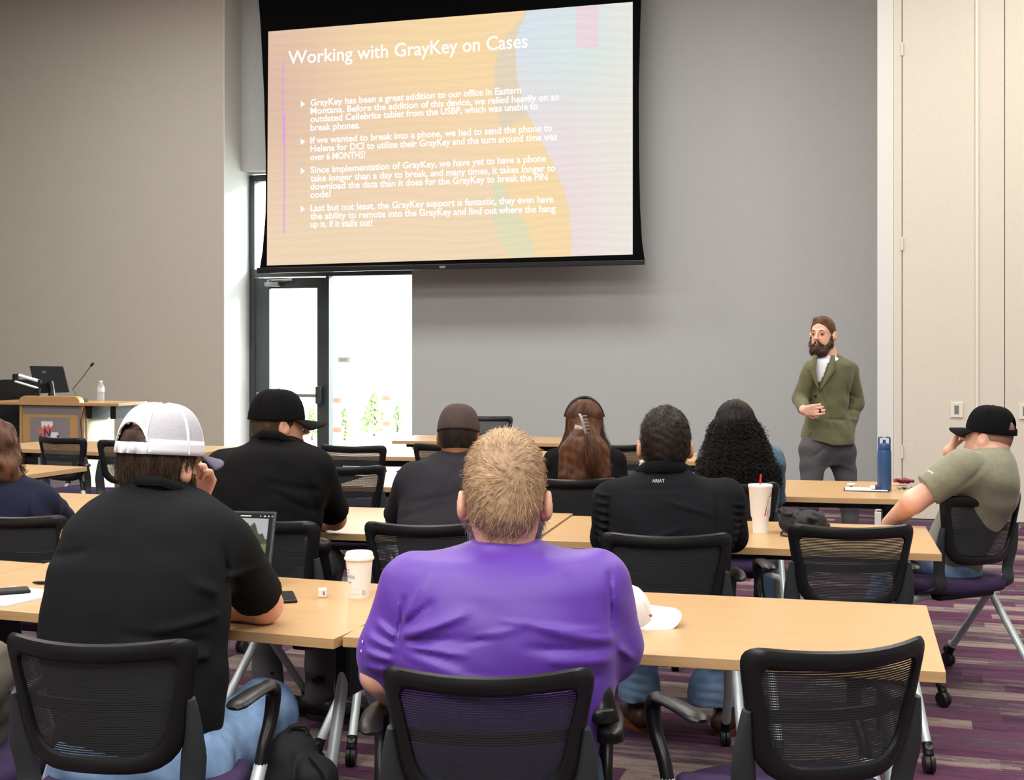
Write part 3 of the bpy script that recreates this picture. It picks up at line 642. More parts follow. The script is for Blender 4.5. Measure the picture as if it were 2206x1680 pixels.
# ---------------------------------------------------------------- mesh-back chairs
def rpoly(cs, rad, k=6, m_=8):
    n = len(cs); arcs = []
    for i in range(n):
        p = Vector(cs[i]); a = (Vector(cs[i-1])-p).normalized(); b = (Vector(cs[(i+1) % n])-p).normalized(); r = rad[i]
        arcs.append([((1-t)**2*(p+a*r)+2*t*(1-t)*p+t*t*(p+b*r)) for t in [j/k for j in range(k+1)]])
    out = []
    for i in range(n):
        out += arcs[i]; e, f = arcs[i][-1], arcs[(i+1) % n][0]
        out += [e+(f-e)*j/m_ for j in range(1, m_)]
    return out
def by(x, z): return -.215-(z-.5)*.20+1.55*x*x
def dip(x, z): return z+(.18*x*x-.004)*(z-.545)/.33
def make_chair(lab):
    t = thing('mesh_back_chair', lab, 'chair', (0, 0, 0), 0, 'black mesh-back chairs with purple seats')
    out = rpoly([(-.232, .872), (.232, .872), (.178, .568), (-.178, .568)], [.05, .05, .10, .10]); inn = rpoly([(-.190, .826), (.190, .826), (.142, .610), (-.142, .610)], [.028, .028, .07, .07])
    rings = []
    for o, i in zip(out, inn):
        c = (o+i)/2; h = (o-i)/2; ring = []
        for k in range(10):
            a = 2*math.pi*k/10; e = c+h*math.cos(a)*1.0; ring.append(V(e.x, by(e.x, e.y)+.016*math.sin(a), dip(e.x, e.y)))
        rings.append(ring)
    rings.append(rings[0]); fb = MB().loops(rings, True, False).build('back_frame', M['chair_black'], t)
    def wid(z): return .150+(.193-.150)*(z-.61)/(.826-.61)
    g = MB().grid(lambda u, v: (lambda z: V((2*u-1)*wid(z)*1.0, by((2*u-1)*wid(z), z)+.004, dip((2*u-1)*wid(z), z)))(.605+.228*v), 14, 8); g.build('back_mesh', M['mesh'], t)
    g = MB(); g.loops([[V(x, by(x, z)+.03+dy, z) for z, dy in ((.698, 0), (.728, 0), (.728, .008), (.698, .008))] for x in [(-.19+.38*i/14) for i in range(15)]]); g.build('lumbar_bar', M['chair_black'], t)
    for q in (-1, 1):
        pth = spath([(q*.208, by(.21, .74)-.008, .735), (q*.208, by(.21, .64)-.012, .64), (q*.195, by(.2, .54)-.006, .54), (q*.192, -.17, .47), (q*.19, -.06, .44)], 6)
        n = len(pth); MB().tube(pth, [(.008+.022*min(1, i/8), .014) for i in range(n)], 10, up=(1, 0, 0)).build('back_bracket', M['chair_grey'], t)
    def se(s_, z, n=32):
        r = []
        for k in range(n):
            a = 2*math.pi*k/n; c_, s__ = math.cos(a), math.sin(a); e = 2/3.2
            r.append(V(.235*s_*math.copysign(abs(c_)**e, c_), .01+.225*s_*math.copysign(abs(s__)**e, s__), z-(.018 if s__ > .6 else 0)*s_))
        return r
    MB().loops([se(.86, .437), se(.96, .442), se(1, .46), se(.985, .482), se(.93, .493), se(.6, .497), se(.1, .497)]).build('seat', M['seat'], t, ang=70)
    MB().box((-.16, -.13, .405), (.16, .12, .437)).build('seat_mechanism', M['black'], t, bevel=.01)
    for q in (-1, 1):
        MB().tube(spath([(q*.262, -.10, .688), (q*.272, -.02, .695), (q*.275, .08, .69), (q*.272, .15, .665), (q*.268, .145, .60), (q*.265, .105, .545), (q*.263, .085, .50)], 5),
                  [[(.012, .004), (.022, .009), (.027, .011)][i] if i < 3 else (.028-.0002*i, .011) if i < 12 else (.022-.0005*min(i-12, 12), .018) for i in range(31)], 12, up=(1, 0, 0)).build('armrest', M['gloss'], t)
        l = MB().tube([(q*.263, .088, .505), (q*.26, -.03, .36), (q*.262, -.25, .085)], .0165, 12).build('leg', M['silver'], t)
        MB().tube([(q*.262, -.24, .10), (q*.262, -.262, .06)], .019, 10).build('leg_cap', M['black'], l); caster(l, (q*.262, -.265, .032), .032)
        l = MB().tube([(q*.16, -.08, .425), (q*.235, -.02, .395), (q*.255, .12, .24), (q*.262, .25, .085)], .0165, 12).build('leg', M['silver'], t)
        MB().tube([(q*.262, .24, .10), (q*.262, .262, .06)], .019, 10).build('leg_cap', M['black'], l); caster(l, (q*.262, .265, .032), .032)
    return t
_first = []
def chair(lab, px, Yb, deg, py=None):           # px = centre of the back as seen, Yb = its distance, deg = turn
    a = math.radians(deg); x = (px-CX)/F*Yb
    if not _first: c = make_chair(lab); _first.append(c)
    else: c = copy_tree(_first[0]); c['label'] = lab
    c.location = (x-.28*math.sin(a), Yb+.28*math.cos(a), 0); c.rotation_euler.z = a; return c
chair('chair of the man in the white mesh cap', 185, 2.86, -9)
chair('chair of the man in the purple shirt', 1050, 2.70, -1).scale = (.99, 1, .965)
chair('empty chair at bottom right pushed up to the front right table', 1836, 2.80, 17)
chair('chair of the man with white lettering on his black collar', 1438, 4.45, -2)
chair('empty see-through chair behind the table with the foam cup', 1843, 4.66, -1)
chair('chair of the man in the olive tee, angled at right', 2140, 5.62, 25)
chair('chair of the man in the brown cap', 912, 4.72, -3)
chair('chair of the man in the plain black cap by the glass door', 560, 4.85, -34)
chair('empty chair with light showing through, pushed up to the fourth row', 752, 8.35, -14)
chair('empty chair with light showing through, pushed up to the third row', 735, 6.95, -4)
chair('chair of the woman with the long auburn hair', 1232, 6.3, -3)
chair('chair of the curly haired woman in denim', 1578, 6.1, -4)
chair('empty chair just beyond the man in the brown cap', 962, 8.48, -3)
chair('chair behind the farthest table, its back toward the wall', 1052, 11.75, 176)
chair('empty chair seen between the auburn haired woman and the dark haired man', 1338, 8.45, -3)
chair('empty chair before the lectern with the emblem above it', 118, 9.1, -28)
chair('empty chair partly behind the white mesh cap', 288, 8.9, 28)
chair('chair of the woman in navy at the left edge', 10, 4.95, -14)
chair('chair of the khaki legged person at the left edge', -290, 3.05, -20)
# ---------------------------------------------------------------- caps and people
def make_cap(parent, base, c, R, s, m, mb=None, back_open=False, brim_m=None, mesh_m=None, name='cap', bl=.075, band=None, tag_=None):
    base = np.array(base); a_, b_, hh = .085*s, .105*s, .113*s; zb = .012*s
    c = np.array(c)
    def pt(th, ph, g=0):          # th azimuth from forward, ph 0 rim .. 1 crown
        q = ph*math.pi/2; cr = math.cos(q)**.62; z = zb+hh*math.sin(q)**1.05
        return hp(c, R, 1, (a_+g)*cr*math.sin(th), (b_+g)*cr*math.cos(th)-.012*s, z)-base
    g = MB(); nu, nv = 72, 18; keep = []
    for i in range(nu):
        for j in range(nv+1): g.v.append(V(*pt(2*math.pi*i/nu, min(j/nv, .999))))
    for i in range(nu):
        th = (2*math.pi*(i+.5)/nu); dth = abs(((th-math.pi)+math.pi) % (2*math.pi)-math.pi)
        for j in range(nv):
            ph = (j+.5)/nv
            if back_open and dth < .62 and ph < .42*math.sqrt(max(0, 1-(dth/.62)**2)) : continue
            k = i*(nv+1)+j; l = ((i+1) % nu)*(nv+1)+j; g.f.append((k, l, l+1, k+1))
    cap = g.build(name, m, parent, solid=.0025)
    if tag_: cap['label'] = tag_
    if back_open:
        q = MB(); q.loops([[V(*pt(math.pi+t, p, .002)) for t, p in ((t, 0), (t, .15), (t+.0001, .15), (t+.0001, 0))] for t in np.linspace(-.66, .66, 16)], cap=False); q.build('strap', mb or m, cap, solid=.003)
    # seams
    if mesh_m is not None: cap.data.materials[0] = mesh_m
    q = MB()
    for k in range(6):
        th = math.pi/6+k*math.pi/3; q.tube([pt(th, p, .0015) for p in np.linspace(.24 if abs(k-2.5) < 1 and back_open else .02, .97, 12)], .0045 if mesh_m else .0018, 6)
    q.build('seams', mb or m, cap)
    if mesh_m is not None:
        q = MB(); q.loops([[V(*pt(t, p, g_)) for p, g_ in ((0, .002), (.17, .002), (.17, .004), (0, .004))] for t in np.linspace(.0, 2*math.pi, 73) if abs(((t-math.pi)+math.pi) % (2*math.pi)-math.pi) > .6 or True], cap=False) if False else None
        if band is not None:
            for t0, t1 in ((-2.53, 2.53),):
                q.grid(lambda u, v: V(*pt(t0+(t1-t0)*u, v*.20, .003)), 60, 3)
            q.grid(lambda u, v: (lambda t: V(*pt(math.pi+t, (.42*math.sqrt(max(0, 1-(t/.62)**2)) if abs(t) < .62 else 0)+v*.08+.0, .0035)))(-.70+1.4*u), 40, 2)
            q.build('sweatband_rim', mb, cap, solid=.003)
    tp = pt(0, .999); MB().lathe([(.007, 0), (.006, .003), (.001, .005)], 12, Matrix.Translation(V(*tp)-V(0, 0, .001))).build('button', brim_m or m, cap)
    def br(u, v):
        t = (u-.5)*2*1.12; x = math.sin(t); e = pt(t, 0.02); wdt = bl*s*(math.cos(t*.98)**.55 if abs(t) < 1.6 else 0)*v
        return V(*(e+R[1]*wdt-R[2]*(.010*s*v+.030*s*x*x*v)+R[0]*x*wdt*.10))
    MB().grid(br, 24, 8).build('brim', brim_m or m, cap, solid=.004)
    return cap
def person(lab, px, Y, z=0):
    p = P(px, 0, Y); return thing('person', lab, 'person', (p.x, Y, z)), (p.x, Y, z)
def seated_legs(S, hips, knees, ankles, ra=.085, rk=.062, rn=.045, pel=.13):
    S.cap(hips[0], hips[1], pel, pel, .05)
    for h, k, a in zip(hips, knees, ankles): S.cap(h, k, ra, rk, .03); S.cap(k, a, rk, rn, .03)
def shoe(parent, base, an, fwd, m, sole):
    f = Vector((fwd[0], fwd[1], 0)).normalized(); b = Vector(an); b.z = 0; R_ = frm(f)
    S = SDF(); S.cap(b+f*-.05+V(0, 0, .055), b+f*.07+V(0, 0, .05), .043, .042, .02); S.cap(b+f*.07+V(0, 0, .045), b+f*.17+V(0, 0, .04), .044, .034, .02); S.cap(b+V(0, 0, .06), b+V(0, 0, .15), .045, .045, .02); S.cut(b+V(0, 0, .018), (0, 0, -1))
    o = S.mesh('shoe', m, parent, .006, base)
    g = MB(); n = 20; ring = lambda z, k: [b-Vector(base)+f*(.06+k*.125*math.cos(2*math.pi*i/n))+V(-f.y, f.x, 0)*(k*.045*math.sin(2*math.pi*i/n))+V(0, 0, z) for i in range(n)]
    g.loops([ring(.0, .98), ring(.0, 1), ring(.024, 1.02)]); g.build('sole', sole, o)
    return o
BODYH = .0075
# --- purple shirt man, centre
t, bs = person('heavyset person in a purple long sleeved shirt seated centre front, head tilted down', 1080, 3.05)
hc = P(1088, 1053, 3.10); R = frm((0.02, 1, -.24)); hs = 1.13
S = SDF(); add_head(S, hc, R, hs, ez=-.034, earout=.010); S.cap(hp(hc, R, hs, 0, -.02, -.05), P(1088, 1190, 3.08), .064, .066, .03)
S.rows([(1190, 960, 1215, 3.06, .08), (1260, 880, 1290, 3.03, .13), (1500, 860, 1290, 3.02, .16), (1640, 880, 1270, 3.02, .15)], grow=-.03)
el, er = P(822, 1452, 3.02), P(1325, 1410, 3.08)
S.cap(P(890, 1260, 3.05), el, .06, .046); S.cap(el, P(900, 1560, 3.28), .044, .034); add_hand(S, P(905, 1565, 3.3), (.3, 1, -.3), (0, 0, -1), 1.05, .4)
S.cap(P(1285, 1260, 3.05), er, .06, .046); S.cap(er, P(1215, 1385, 3.34), .042, .03); add_hand(S, P(1210, 1385, 3.35), (-.5, .9, 0), (0, 0, -1), 1.05, .35, -1)
body = S.mesh('body', M['skin'], t, .006, bs)
Q = SDF(); Q.rows([(1163, 1020, 1158, 3.07, .074), (1176, 990, 1190, 3.07, .088), (1195, 925, 1260, 3.06, .115), (1225, 885, 1296, 3.05, .14), (1265, 862, 1318, 3.04, .155), (1320, 850, 1328, 3.03, .17), (1400, 842, 1330, 3.02, .18), (1480, 846, 1322, 3.02, .185), (1560, 860, 1300, 3.02, .18), (1640, 880, 1280, 3.02, .17)], 2.5)
Q.cap(P(893, 1262, 3.05), P(838, 1400, 3.02), .080, .066, .05); Q.cap(P(838, 1400, 3.02), P(818, 1450, 3.04), .066, .050, .03)
Q.cap(P(1282, 1258, 3.05), P(1322, 1395, 3.06), .082, .066, .05); Q.cap(P(1322, 1395, 3.06), P(1225, 1400, 3.30), .060, .042, .03)
Q.cut(P(1088, 1167, 3.0), (0, .35, 1)) if False else None
yb = 2.84
for a, b, w_, am in (((862, 1368, 2.93), (1010, 1322, 2.86), .010, .009), ((870, 1380, 2.92), (1060, 1375, 2.85), .009, -.008), ((865, 1355, 2.93), (930, 1300, 2.9), .008, -.007),
    ((1322, 1372, 2.95), (1160, 1352, 2.87), .010, .008), ((1318, 1395, 2.94), (1130, 1392, 2.87), .009, -.006), ((1316, 1415, 2.93), (1180, 1422, 2.86), .011, .007), ((865, 1400, 2.93), (1000, 1450, 2.85), .012, .008),
    ((850, 1420, 2.93), (1150, 1490, 2.84), .012, .007), ((1300, 1450, 2.92), (1120, 1480, 2.85), .012, -.006), ((900, 1480, 2.88), (1250, 1500, 2.84), .011, .006),
    ((812, 1340, 2.97), (852, 1372, 2.94), .008, .009), ((795, 1370, 2.97), (848, 1395, 2.94), .008, .008), ((785, 1400, 2.97), (842, 1418, 2.94), .008, .009), ((785, 1432, 2.97), (838, 1440, 2.95), .007, .007), ((868, 1290, 2.93), (858, 1380, 2.93), .006, -.008),
    ((1316, 1240, 2.93), (1322, 1370, 2.92), .005, -.007), ((1330, 1385, 2.98), (1365, 1420, 3.0), .008, .006)):
    Q.fold(P(*a), P(*b), w_, am)
for a, b, w_, am in (((875, 1395, 2.9), (1120, 1345, 2.9), .007, .005), ((870, 1388, 2.9), (1010, 1400, 2.9), .006, .005), ((1310, 1360, 2.9), (1080, 1330, 2.9), .006, .004), ((1315, 1405, 2.9), (1180, 1398, 2.9), .006, .005),
    ((880, 1440, 2.9), (1120, 1512, 2.9), .008, .006), ((870, 1460, 2.9), (1000, 1500, 2.9), .006, -.005), ((930, 1230, 2.9), (868, 1340, 2.9), .008, .004), ((1250, 1225, 2.9), (1180, 1240, 2.9), .009, .003), ((905, 1200, 2.95), (1000, 1190, 2.95), .008, .003)): Q.fold(P(*a), P(*b), w_, am)
Q.wr(.0016, 24, 1)
sh = Q.mesh('shirt', M['purple'], t, .006, bs)
for y in (1383, 1403): MB().lathe([(.004, 0), (.0035, .002)], 10, Matrix.Translation(P(782-(y-1383)*.15, y, 2.975)-Vector(bs)) @ Matrix.Rotation(math.radians(-90), 4, 'Y')).build('button', M['plastic_w'], sh)
H = SDF(); hair_cap(H, hc, R, hs, .006, line=(.048, .038), nape=-.105); H.ops.insert(2, ('cap', np.array(hp(hc, R, hs, 0, -.03, -.05)), np.array(P(1088, 1150, 3.075)), .068, .062, .03, False)); H.cut(hp(hc, R, hs, 0, .03, -.03), R[1]*1+R[2]*-.55); H.wr(.0012, 120, 3)
hr = H.mesh('hair', M['h_blond'], t, .005, bs)
wc = np.array(P(1108, 1000, 2.95))
def wdir(p):
    d = p-wc; n = np.linalg.norm(d, axis=1)[:, None]; sw = np.cross(d, -R[1]); f = np.exp(-(n/.06)**2); dn = np.array([0, 0, -1.0])
    return d/n*.8+sw/n*(.25+.9*f)+dn*np.clip((n-.09)/.05, 0, 1)*.6
short_hair('short_hair_strands', hr, bs, mat('golden_hair', C(214, 178, 134), .5, spec=.3), hr, 9000, .020, wdir, .16, r=.00042)
short_hair('grey_hair_strands', hr, bs, mat('ash_hair', C(128, 108, 90), .5, spec=.3), hr, 6000, .018, wdir, .14, r=.0004)
for q in (-1, 1):
    B = SDF(); B.cap(hp(hc, R, hs, q*.069, .02, -.06), hp(hc, R, hs, q*.052, .045, -.10), .014, .018, .01)
    o = B.mesh('beard', M['h_grey'], t, .005, bs); short_hair('beard_strands', o, bs, M['h_grey'], o, 900, .018, lambda p: np.tile([q*.3, 0, -1.0], (len(p), 1)), .7, r=.0004)
S = SDF(); seated_legs(S, (P(1000, 1690, 3.0), P(1160, 1690, 3.0)), (P(960, 1640, 3.5), P(1235, 1640, 3.5)), (V(-.17, 3.5, .1), V(.18, 3.5, .1)), .10, .07, .06, .15)
S.wr(.003, 30, 2); S.mesh('jeans', M['jeans_d'], t, .009, bs)
for x in (-.17, .18): shoe(t, bs, (x, 3.5, 0), (0, 1), M['black'], M['rubber'])
# holster on his belt
t2 = thing('belt_pouch', 'black leather pouch hanging at the right hip of the man in purple', 'pouch', P(1300, 1545, 2.93))
S = SDF(); o_ = P(1300, 1545, 2.93); S.cap(P(1296, 1495, 2.93), P(1312, 1590, 2.95), .024, .034, .02); S.cap(P(1300, 1490, 2.94), P(1290, 1540, 2.9), .012, .02, .02); S.cut(P(1300, 1600, 2.93), (0, 0, -1)); S.mesh('pouch_body', M['gloss'], t2, .005, o_)
MB().box((-.022, -.045, -.005), (.022, -.03, .03)).build('flap', M['gloss'], t2, bevel=.006)

# --- white mesh cap man, left front
t, bs = person('heavyset person in black polo and white mesh cap resting one elbow on the table', 310, 3.35)
hc = P(352, 990, 3.55); R = frm((.50, .86, -.10)); hs = 1.12
S = SDF(); add_head(S, hc, R, hs, ez=-.02); S.cap(hp(hc, R, hs, 0, -.02, -.05), P(325, 1085, 3.52), .062, .064, .03)
S.rows([(1090, 250, 430, 3.45, .10), (1200, 130, 480, 3.38, .14), (1500, 140, 460, 3.3, .15), (1580, 150, 450, 3.28, .14)], grow=-.03)
sr, e_ = P(500, 1185, 3.45), P(568, 1303, 3.66); S.cap(sr, e_, .06, .052); S.cap(e_, P(455, 1313, 3.72), .047, .033); add_hand(S, P(450, 1310, 3.74), (-1, .25, 0), (0, 0, -1), 1.05, .5)
hl = P(418, 1098, 3.80); S.cap(P(180, 1160, 3.5), P(240, 1290, 3.85), .06, .05); S.cap(P(240, 1290, 3.85), hl, .045, .03); add_hand(S, hl, (.30, -.08, 1), (-.3, -.9, .3), 1.1, .75, 1)
S.mesh('body', M['skin'], t, .006, bs)
Q = SDF(); Q.rows([(1034, 288, 392, 3.50, .075), (1048, 262, 408, 3.50, .09), (1062, 225, 440, 3.47, .115), (1095, 178, 478, 3.43, .14), (1150, 140, 498, 3.40, .165), (1220, 112, 500, 3.36, .18), (1300, 98, 494, 3.33, .19), (1380, 93, 486, 3.30, .19), (1460, 110, 488, 3.28, .18), (1540, 130, 480, 3.26, .17), (1600, 140, 470, 3.26, .16), (1660, 150, 460, 3.26, .15)], 2.4, yaw=-.15)
Q.slv(P(478, 1175, 3.45), P(556, 1283, 3.63), .085, .070, .05); Q.cap(P(200, 1165, 3.5), P(250, 1270, 3.8), .08, .06, .05)
ax = (Vector(P(560, 1290, 3.64))-Vector(P(482, 1178, 3.45))).normalized()
Q.ops.append(('cutarm',)) if False else None
for a, b, w_, am in (((480, 1330, 3.2), (330, 1360, 3.13), .010, .008), ((485, 1400, 3.15), (250, 1370, 3.10), .011, -.007), ((480, 1440, 3.12), (300, 1400, 3.10), .010, .008), ((470, 1180, 3.28), (520, 1290, 3.45), .006, -.007), ((500, 1230, 3.4), (570, 1220, 3.5), .010, .006), ((110, 1200, 3.3), (180, 1190, 3.22), .01, -.006), ((490, 1300, 3.2), (400, 1260, 3.15), .012, .007)): Q.fold(P(*a), P(*b), w_, am)
Q.wr(.0018, 20, 4); sh = Q.mesh('polo_shirt', M['black_cloth'], t, .0065, bs)
MB().tube([P(a_, b_, c_)-Vector(bs) for a_, b_, c_ in ((268, 1046, 3.50), (300, 1036, 3.42), (345, 1038, 3.405), (385, 1052, 3.44), (420, 1078, 3.53))], [(.014, .008)]*5, 8, up=(0, 0, 1)).build('collar', M['black_cloth'], sh)
H = SDF(); hair_cap(H, hc, R, hs, .010, line=(.05, .03), nape=-.075); H.cut(hp(hc, R, hs, 0, .018, -.03), R[1]-R[2]*.2); H.cut(hp(hc, R, hs, 0, 0, .07), R[2]); hr = H.mesh('hair', M['h_brown'], t, .006, bs)
short_hair('short_hair_strands', hr, bs, M['h_brown'], hr, 6000, .03, lambda p: np.tile(np.array([0, 0, -1.0])-R[1]*.2, (len(p), 1)), .25, r=.0005, keep=lambda co: co[:, 2] < hc.z+.03)
for q in (-1, 1):
    B = SDF(); B.cap(hp(hc, R, hs, q*.063, .03, -.04), hp(hc, R, hs, q*.040, .055, -.09), .014, .022, .01); B.cap(hp(hc, R, hs, q*.040, .055, -.09), hp(hc, R, hs, 0, .075, -.105), .022, .022, .01)
    o = B.mesh('beard', M['h_beard'], t, .005, bs); short_hair('beard_strands', o, bs, M['h_beard'], o, 700, .012, lambda p: np.tile([0, 0, -1.0], (len(p), 1)), .7, r=.0004)
mw = mat('white_cap_mesh', C(186, 186, 194), .8, bump=.8, bscale=350, var=.08, vscale=260); ms = mat('white_cap_twill', C(226, 228, 234), .8, bump=.1)
make_cap(t, bs, hc, R, hs*1.06, ms, ms, True, mat('slate_cap_brim', C(92, 88, 108), .8), mw, 'trucker_cap', band=1, tag_='white mesh cap with grey brim')
S = SDF(); seated_legs(S, (P(215, 1665, 3.20), P(395, 1665, 3.20)), (P(330, 1560, 3.75), P(568, 1535, 3.60)), (V(-.95, 3.85, .1), V(-.60, 3.78, .1)), .10, .085, .065, .125)
S.wr(.003, 26, 2)
for a, b in (((480, 1500, 3.3), (600, 1500, 3.5)), ((470, 1560, 3.25), (590, 1540, 3.5)), ((200, 1610, 3.05), (400, 1612, 3.05)), ((600, 1560, 3.5), (570, 1640, 3.5))): S.fold(P(*a), P(*b), .012, -.007)
S.mesh('jeans', M['jeans'], t, .008, bs)
for x, y in ((-.95, 3.85), (-.60, 3.78)): shoe(t, bs, (x, y, 0), (.2, 1), M['black'], M['rubber'])

# --- black capped man by the door
t, bs = person('person in black polo and plain black cap looking right, beside the glass door', 575, 5.1)
hc = P(602, 912, 5.2); R = frm((.88, .47, -.05)); hs = 1.03
S = SDF(); add_head(S, hc, R, hs); S.cap(hp(hc, R, hs, 0, -.02, -.05), P(595, 965, 5.17), .056, .056, .03)
S.rows([(975, 520, 660, 5.12, .10), (1100, 480, 680, 5.08, .13), (1240, 480, 650, 5.05, .13)], grow=-.03)
S.cap(P(680, 1025, 5.15), P(722, 1118, 5.40), .055, .044); S.cap(P(722, 1118, 5.40), P(668, 1132, 5.55), .042, .03); add_hand(S, P(664, 1130, 5.57), (-1, .4, .1), (0, 0, -1), 1, .5)
S.mesh('body', M['skin2'], t, .007, bs)
Q = SDF(); Q.rows([(937, 553, 630, 5.17, .07), (952, 535, 655, 5.15, .09), (968, 500, 678, 5.13, .12), (995, 468, 700, 5.12, .145), (1040, 452, 706, 5.1, .165), (1100, 447, 697, 5.08, .18), (1160, 452, 688, 5.06, .18), (1240, 462, 665, 5.05, .17)], 2.4)
Q.slv(P(672, 1012, 5.14), P(718, 1103, 5.36), .085, .066, .05); Q.cap(P(480, 1010, 5.15), P(462, 1120, 5.35), .075, .06, .05)
for a, b in (((690, 1060, 4.98), (560, 1040, 4.9)), ((685, 1110, 4.95), (580, 1060, 4.9)), ((660, 1020, 5.0), (690, 1100, 5.1))): Q.fold(P(*a), P(*b), .012, -.007)
Q.wr(.002, 20, 7); sh = Q.mesh('polo_shirt', M['black_cloth2'], t, .008, bs)
MB().tube([P(a_, b_, c_)-Vector(bs) for a_, b_, c_ in ((545, 948, 5.15), (565, 935, 5.08), (600, 938, 5.07), (632, 955, 5.1), (655, 980, 5.18))], [(.016, .009)]*5, 8, up=(0, 0, 1)).build('collar', M['black_cloth2'], sh)
H = SDF(); hair_cap(H, hc, R, hs, .005, line=(.055, .03), nape=-.075); H.cut(hp(hc, R, hs, 0, .03, -.03), R[1]-R[2]*.1); H.cut(hp(hc, R, hs, 0, 0, .04), R[2]); hr = H.mesh('hair', M['h_brown'], t, .006, bs)
make_cap(t, bs, hc, R, hs*1.04, M['black_cloth2'], name='black_cap', bl=.085)
S = SDF(); seated_legs(S, (P(520, 1240, 5.05), P(625, 1240, 5.05)), (P(560, 1200, 5.6), P(700, 1215, 5.55)), (V(-1.0, 5.45, .1), V(-.78, 5.35, .1)), .10, .075, .06, .14); S.wr(.003, 26, 2); S.mesh('trousers', M['greypants'], t, .009, bs)
for x, y in ((-1.0, 5.45), (-.78, 5.35)): shoe(t, bs, (x, y, 0), (.5, -.2), M['black'], M['rubber'])
o_ = P(690, 1180, 4.95); t2 = thing('duty_holster', 'black pistol holster on the belt of the man in the plain black cap', 'holster', o_)
S = SDF(); S.cap(P(690, 1180, 4.95), P(705, 1240, 4.98), .028, .02, .02); S.cap(P(672, 1165, 4.94), P(700, 1175, 4.95), .022, .026, .02); S.cap(P(660, 1155, 4.95), P(668, 1200, 4.94), .02, .02, .02); S.mesh('holster_body', M['gloss'], t2, .005, o_)
MB().box((-.055, -.045, -.02), (-.025, -.03, .045)).build('radio_clip', M['alu'], t2, bevel=.006)

# --- brown cap man
t, bs = person('person in dark charcoal tee and brown cap leaning forward over the second row table', 975, 5.15)
hc = P(988, 938, 5.38); R = frm((.10, 1, -.22)); hs = 1.0
S = SDF(); add_head(S, hc, R, hs); S.cap(hp(hc, R, hs, 0, -.02, -.05), P(985, 985, 5.33), .055, .055, .03)
S.rows([(990, 920, 1060, 5.28, .10), (1180, 880, 1090, 5.05, .13), (1250, 880, 1090, 5.0, .13)], grow=-.03)
S.cap(P(898, 1040, 5.22), P(856, 1122, 5.4), .05, .042); S.cap(P(852, 1122, 5.4), P(890, 1120, 5.6), .04, .03); add_hand(S, P(895, 1118, 5.62), (.6, .8, 0), (0, 0, -1), 1, .4)
S.cap(P(1070, 1040, 5.22), P(1108, 1122, 5.4), .05, .042); S.cap(P(1110, 1122, 5.4), P(1060, 1120, 5.6), .04, .03); add_hand(S, P(1055, 1118, 5.62), (-.6, .8, 0), (0, 0, -1), 1, .4, -1)
S.mesh('body', M['skin3'], t, .007, bs)
Q = SDF(); Q.rows([(966, 958, 1022, 5.36, .065), (978, 930, 1046, 5.34, .09), (996, 898, 1072, 5.30, .12), (1030, 872, 1094, 5.24, .15), (1070, 862, 1104, 5.2, .165), (1120, 856, 1106, 5.13, .175), (1180, 856, 1100, 5.06, .17), (1250, 862, 1095, 5.02, .16)], 2.4)
Q.slv(P(895, 1035, 5.22), P(857, 1112, 5.36), .078, .062, .05); Q.cap(P(1075, 1035, 5.22), P(1105, 1098, 5.33), .078, .06, .05)
for a, b in (((870, 1090, 5.0), (980, 1070, 4.98)), ((860, 1118, 5.05), (960, 1085, 5.0)), ((990, 1000, 5.15), (950, 1060, 5.05))): Q.fold(P(*a), P(*b), .012, -.006)
Q.wr(.002, 20, 9); Q.mesh('tee_shirt', M['char_cloth'], t, .008, bs)
H = SDF(); hair_cap(H, hc, R, hs, .005, line=(.05, .03), nape=-.075); H.cut(hp(hc, R, hs, 0, 0, .04), R[2]); H.mesh('hair', M['h_black'], t, .006, bs)
make_cap(t, bs, hc, R, hs*1.0, mat('brown_cap_cloth', C(62, 46, 42), .85, bump=.3, bscale=500, var=.15, vscale=60), name='brown_cap')
S = SDF(); seated_legs(S, (P(930, 1250, 5.05), P(1030, 1250, 5.05)), (P(920, 1225, 5.55), P(1050, 1225, 5.55)), (V(-.35, 5.55, .1), V(-.1, 5.55, .1)), .09, .07, .055); S.mesh('trousers', M['greypants'], t, .010, bs)
for x in (-.35, -.1): shoe(t, bs, (x, 5.55, 0), (0, 1), M['black'], M['rubber'])

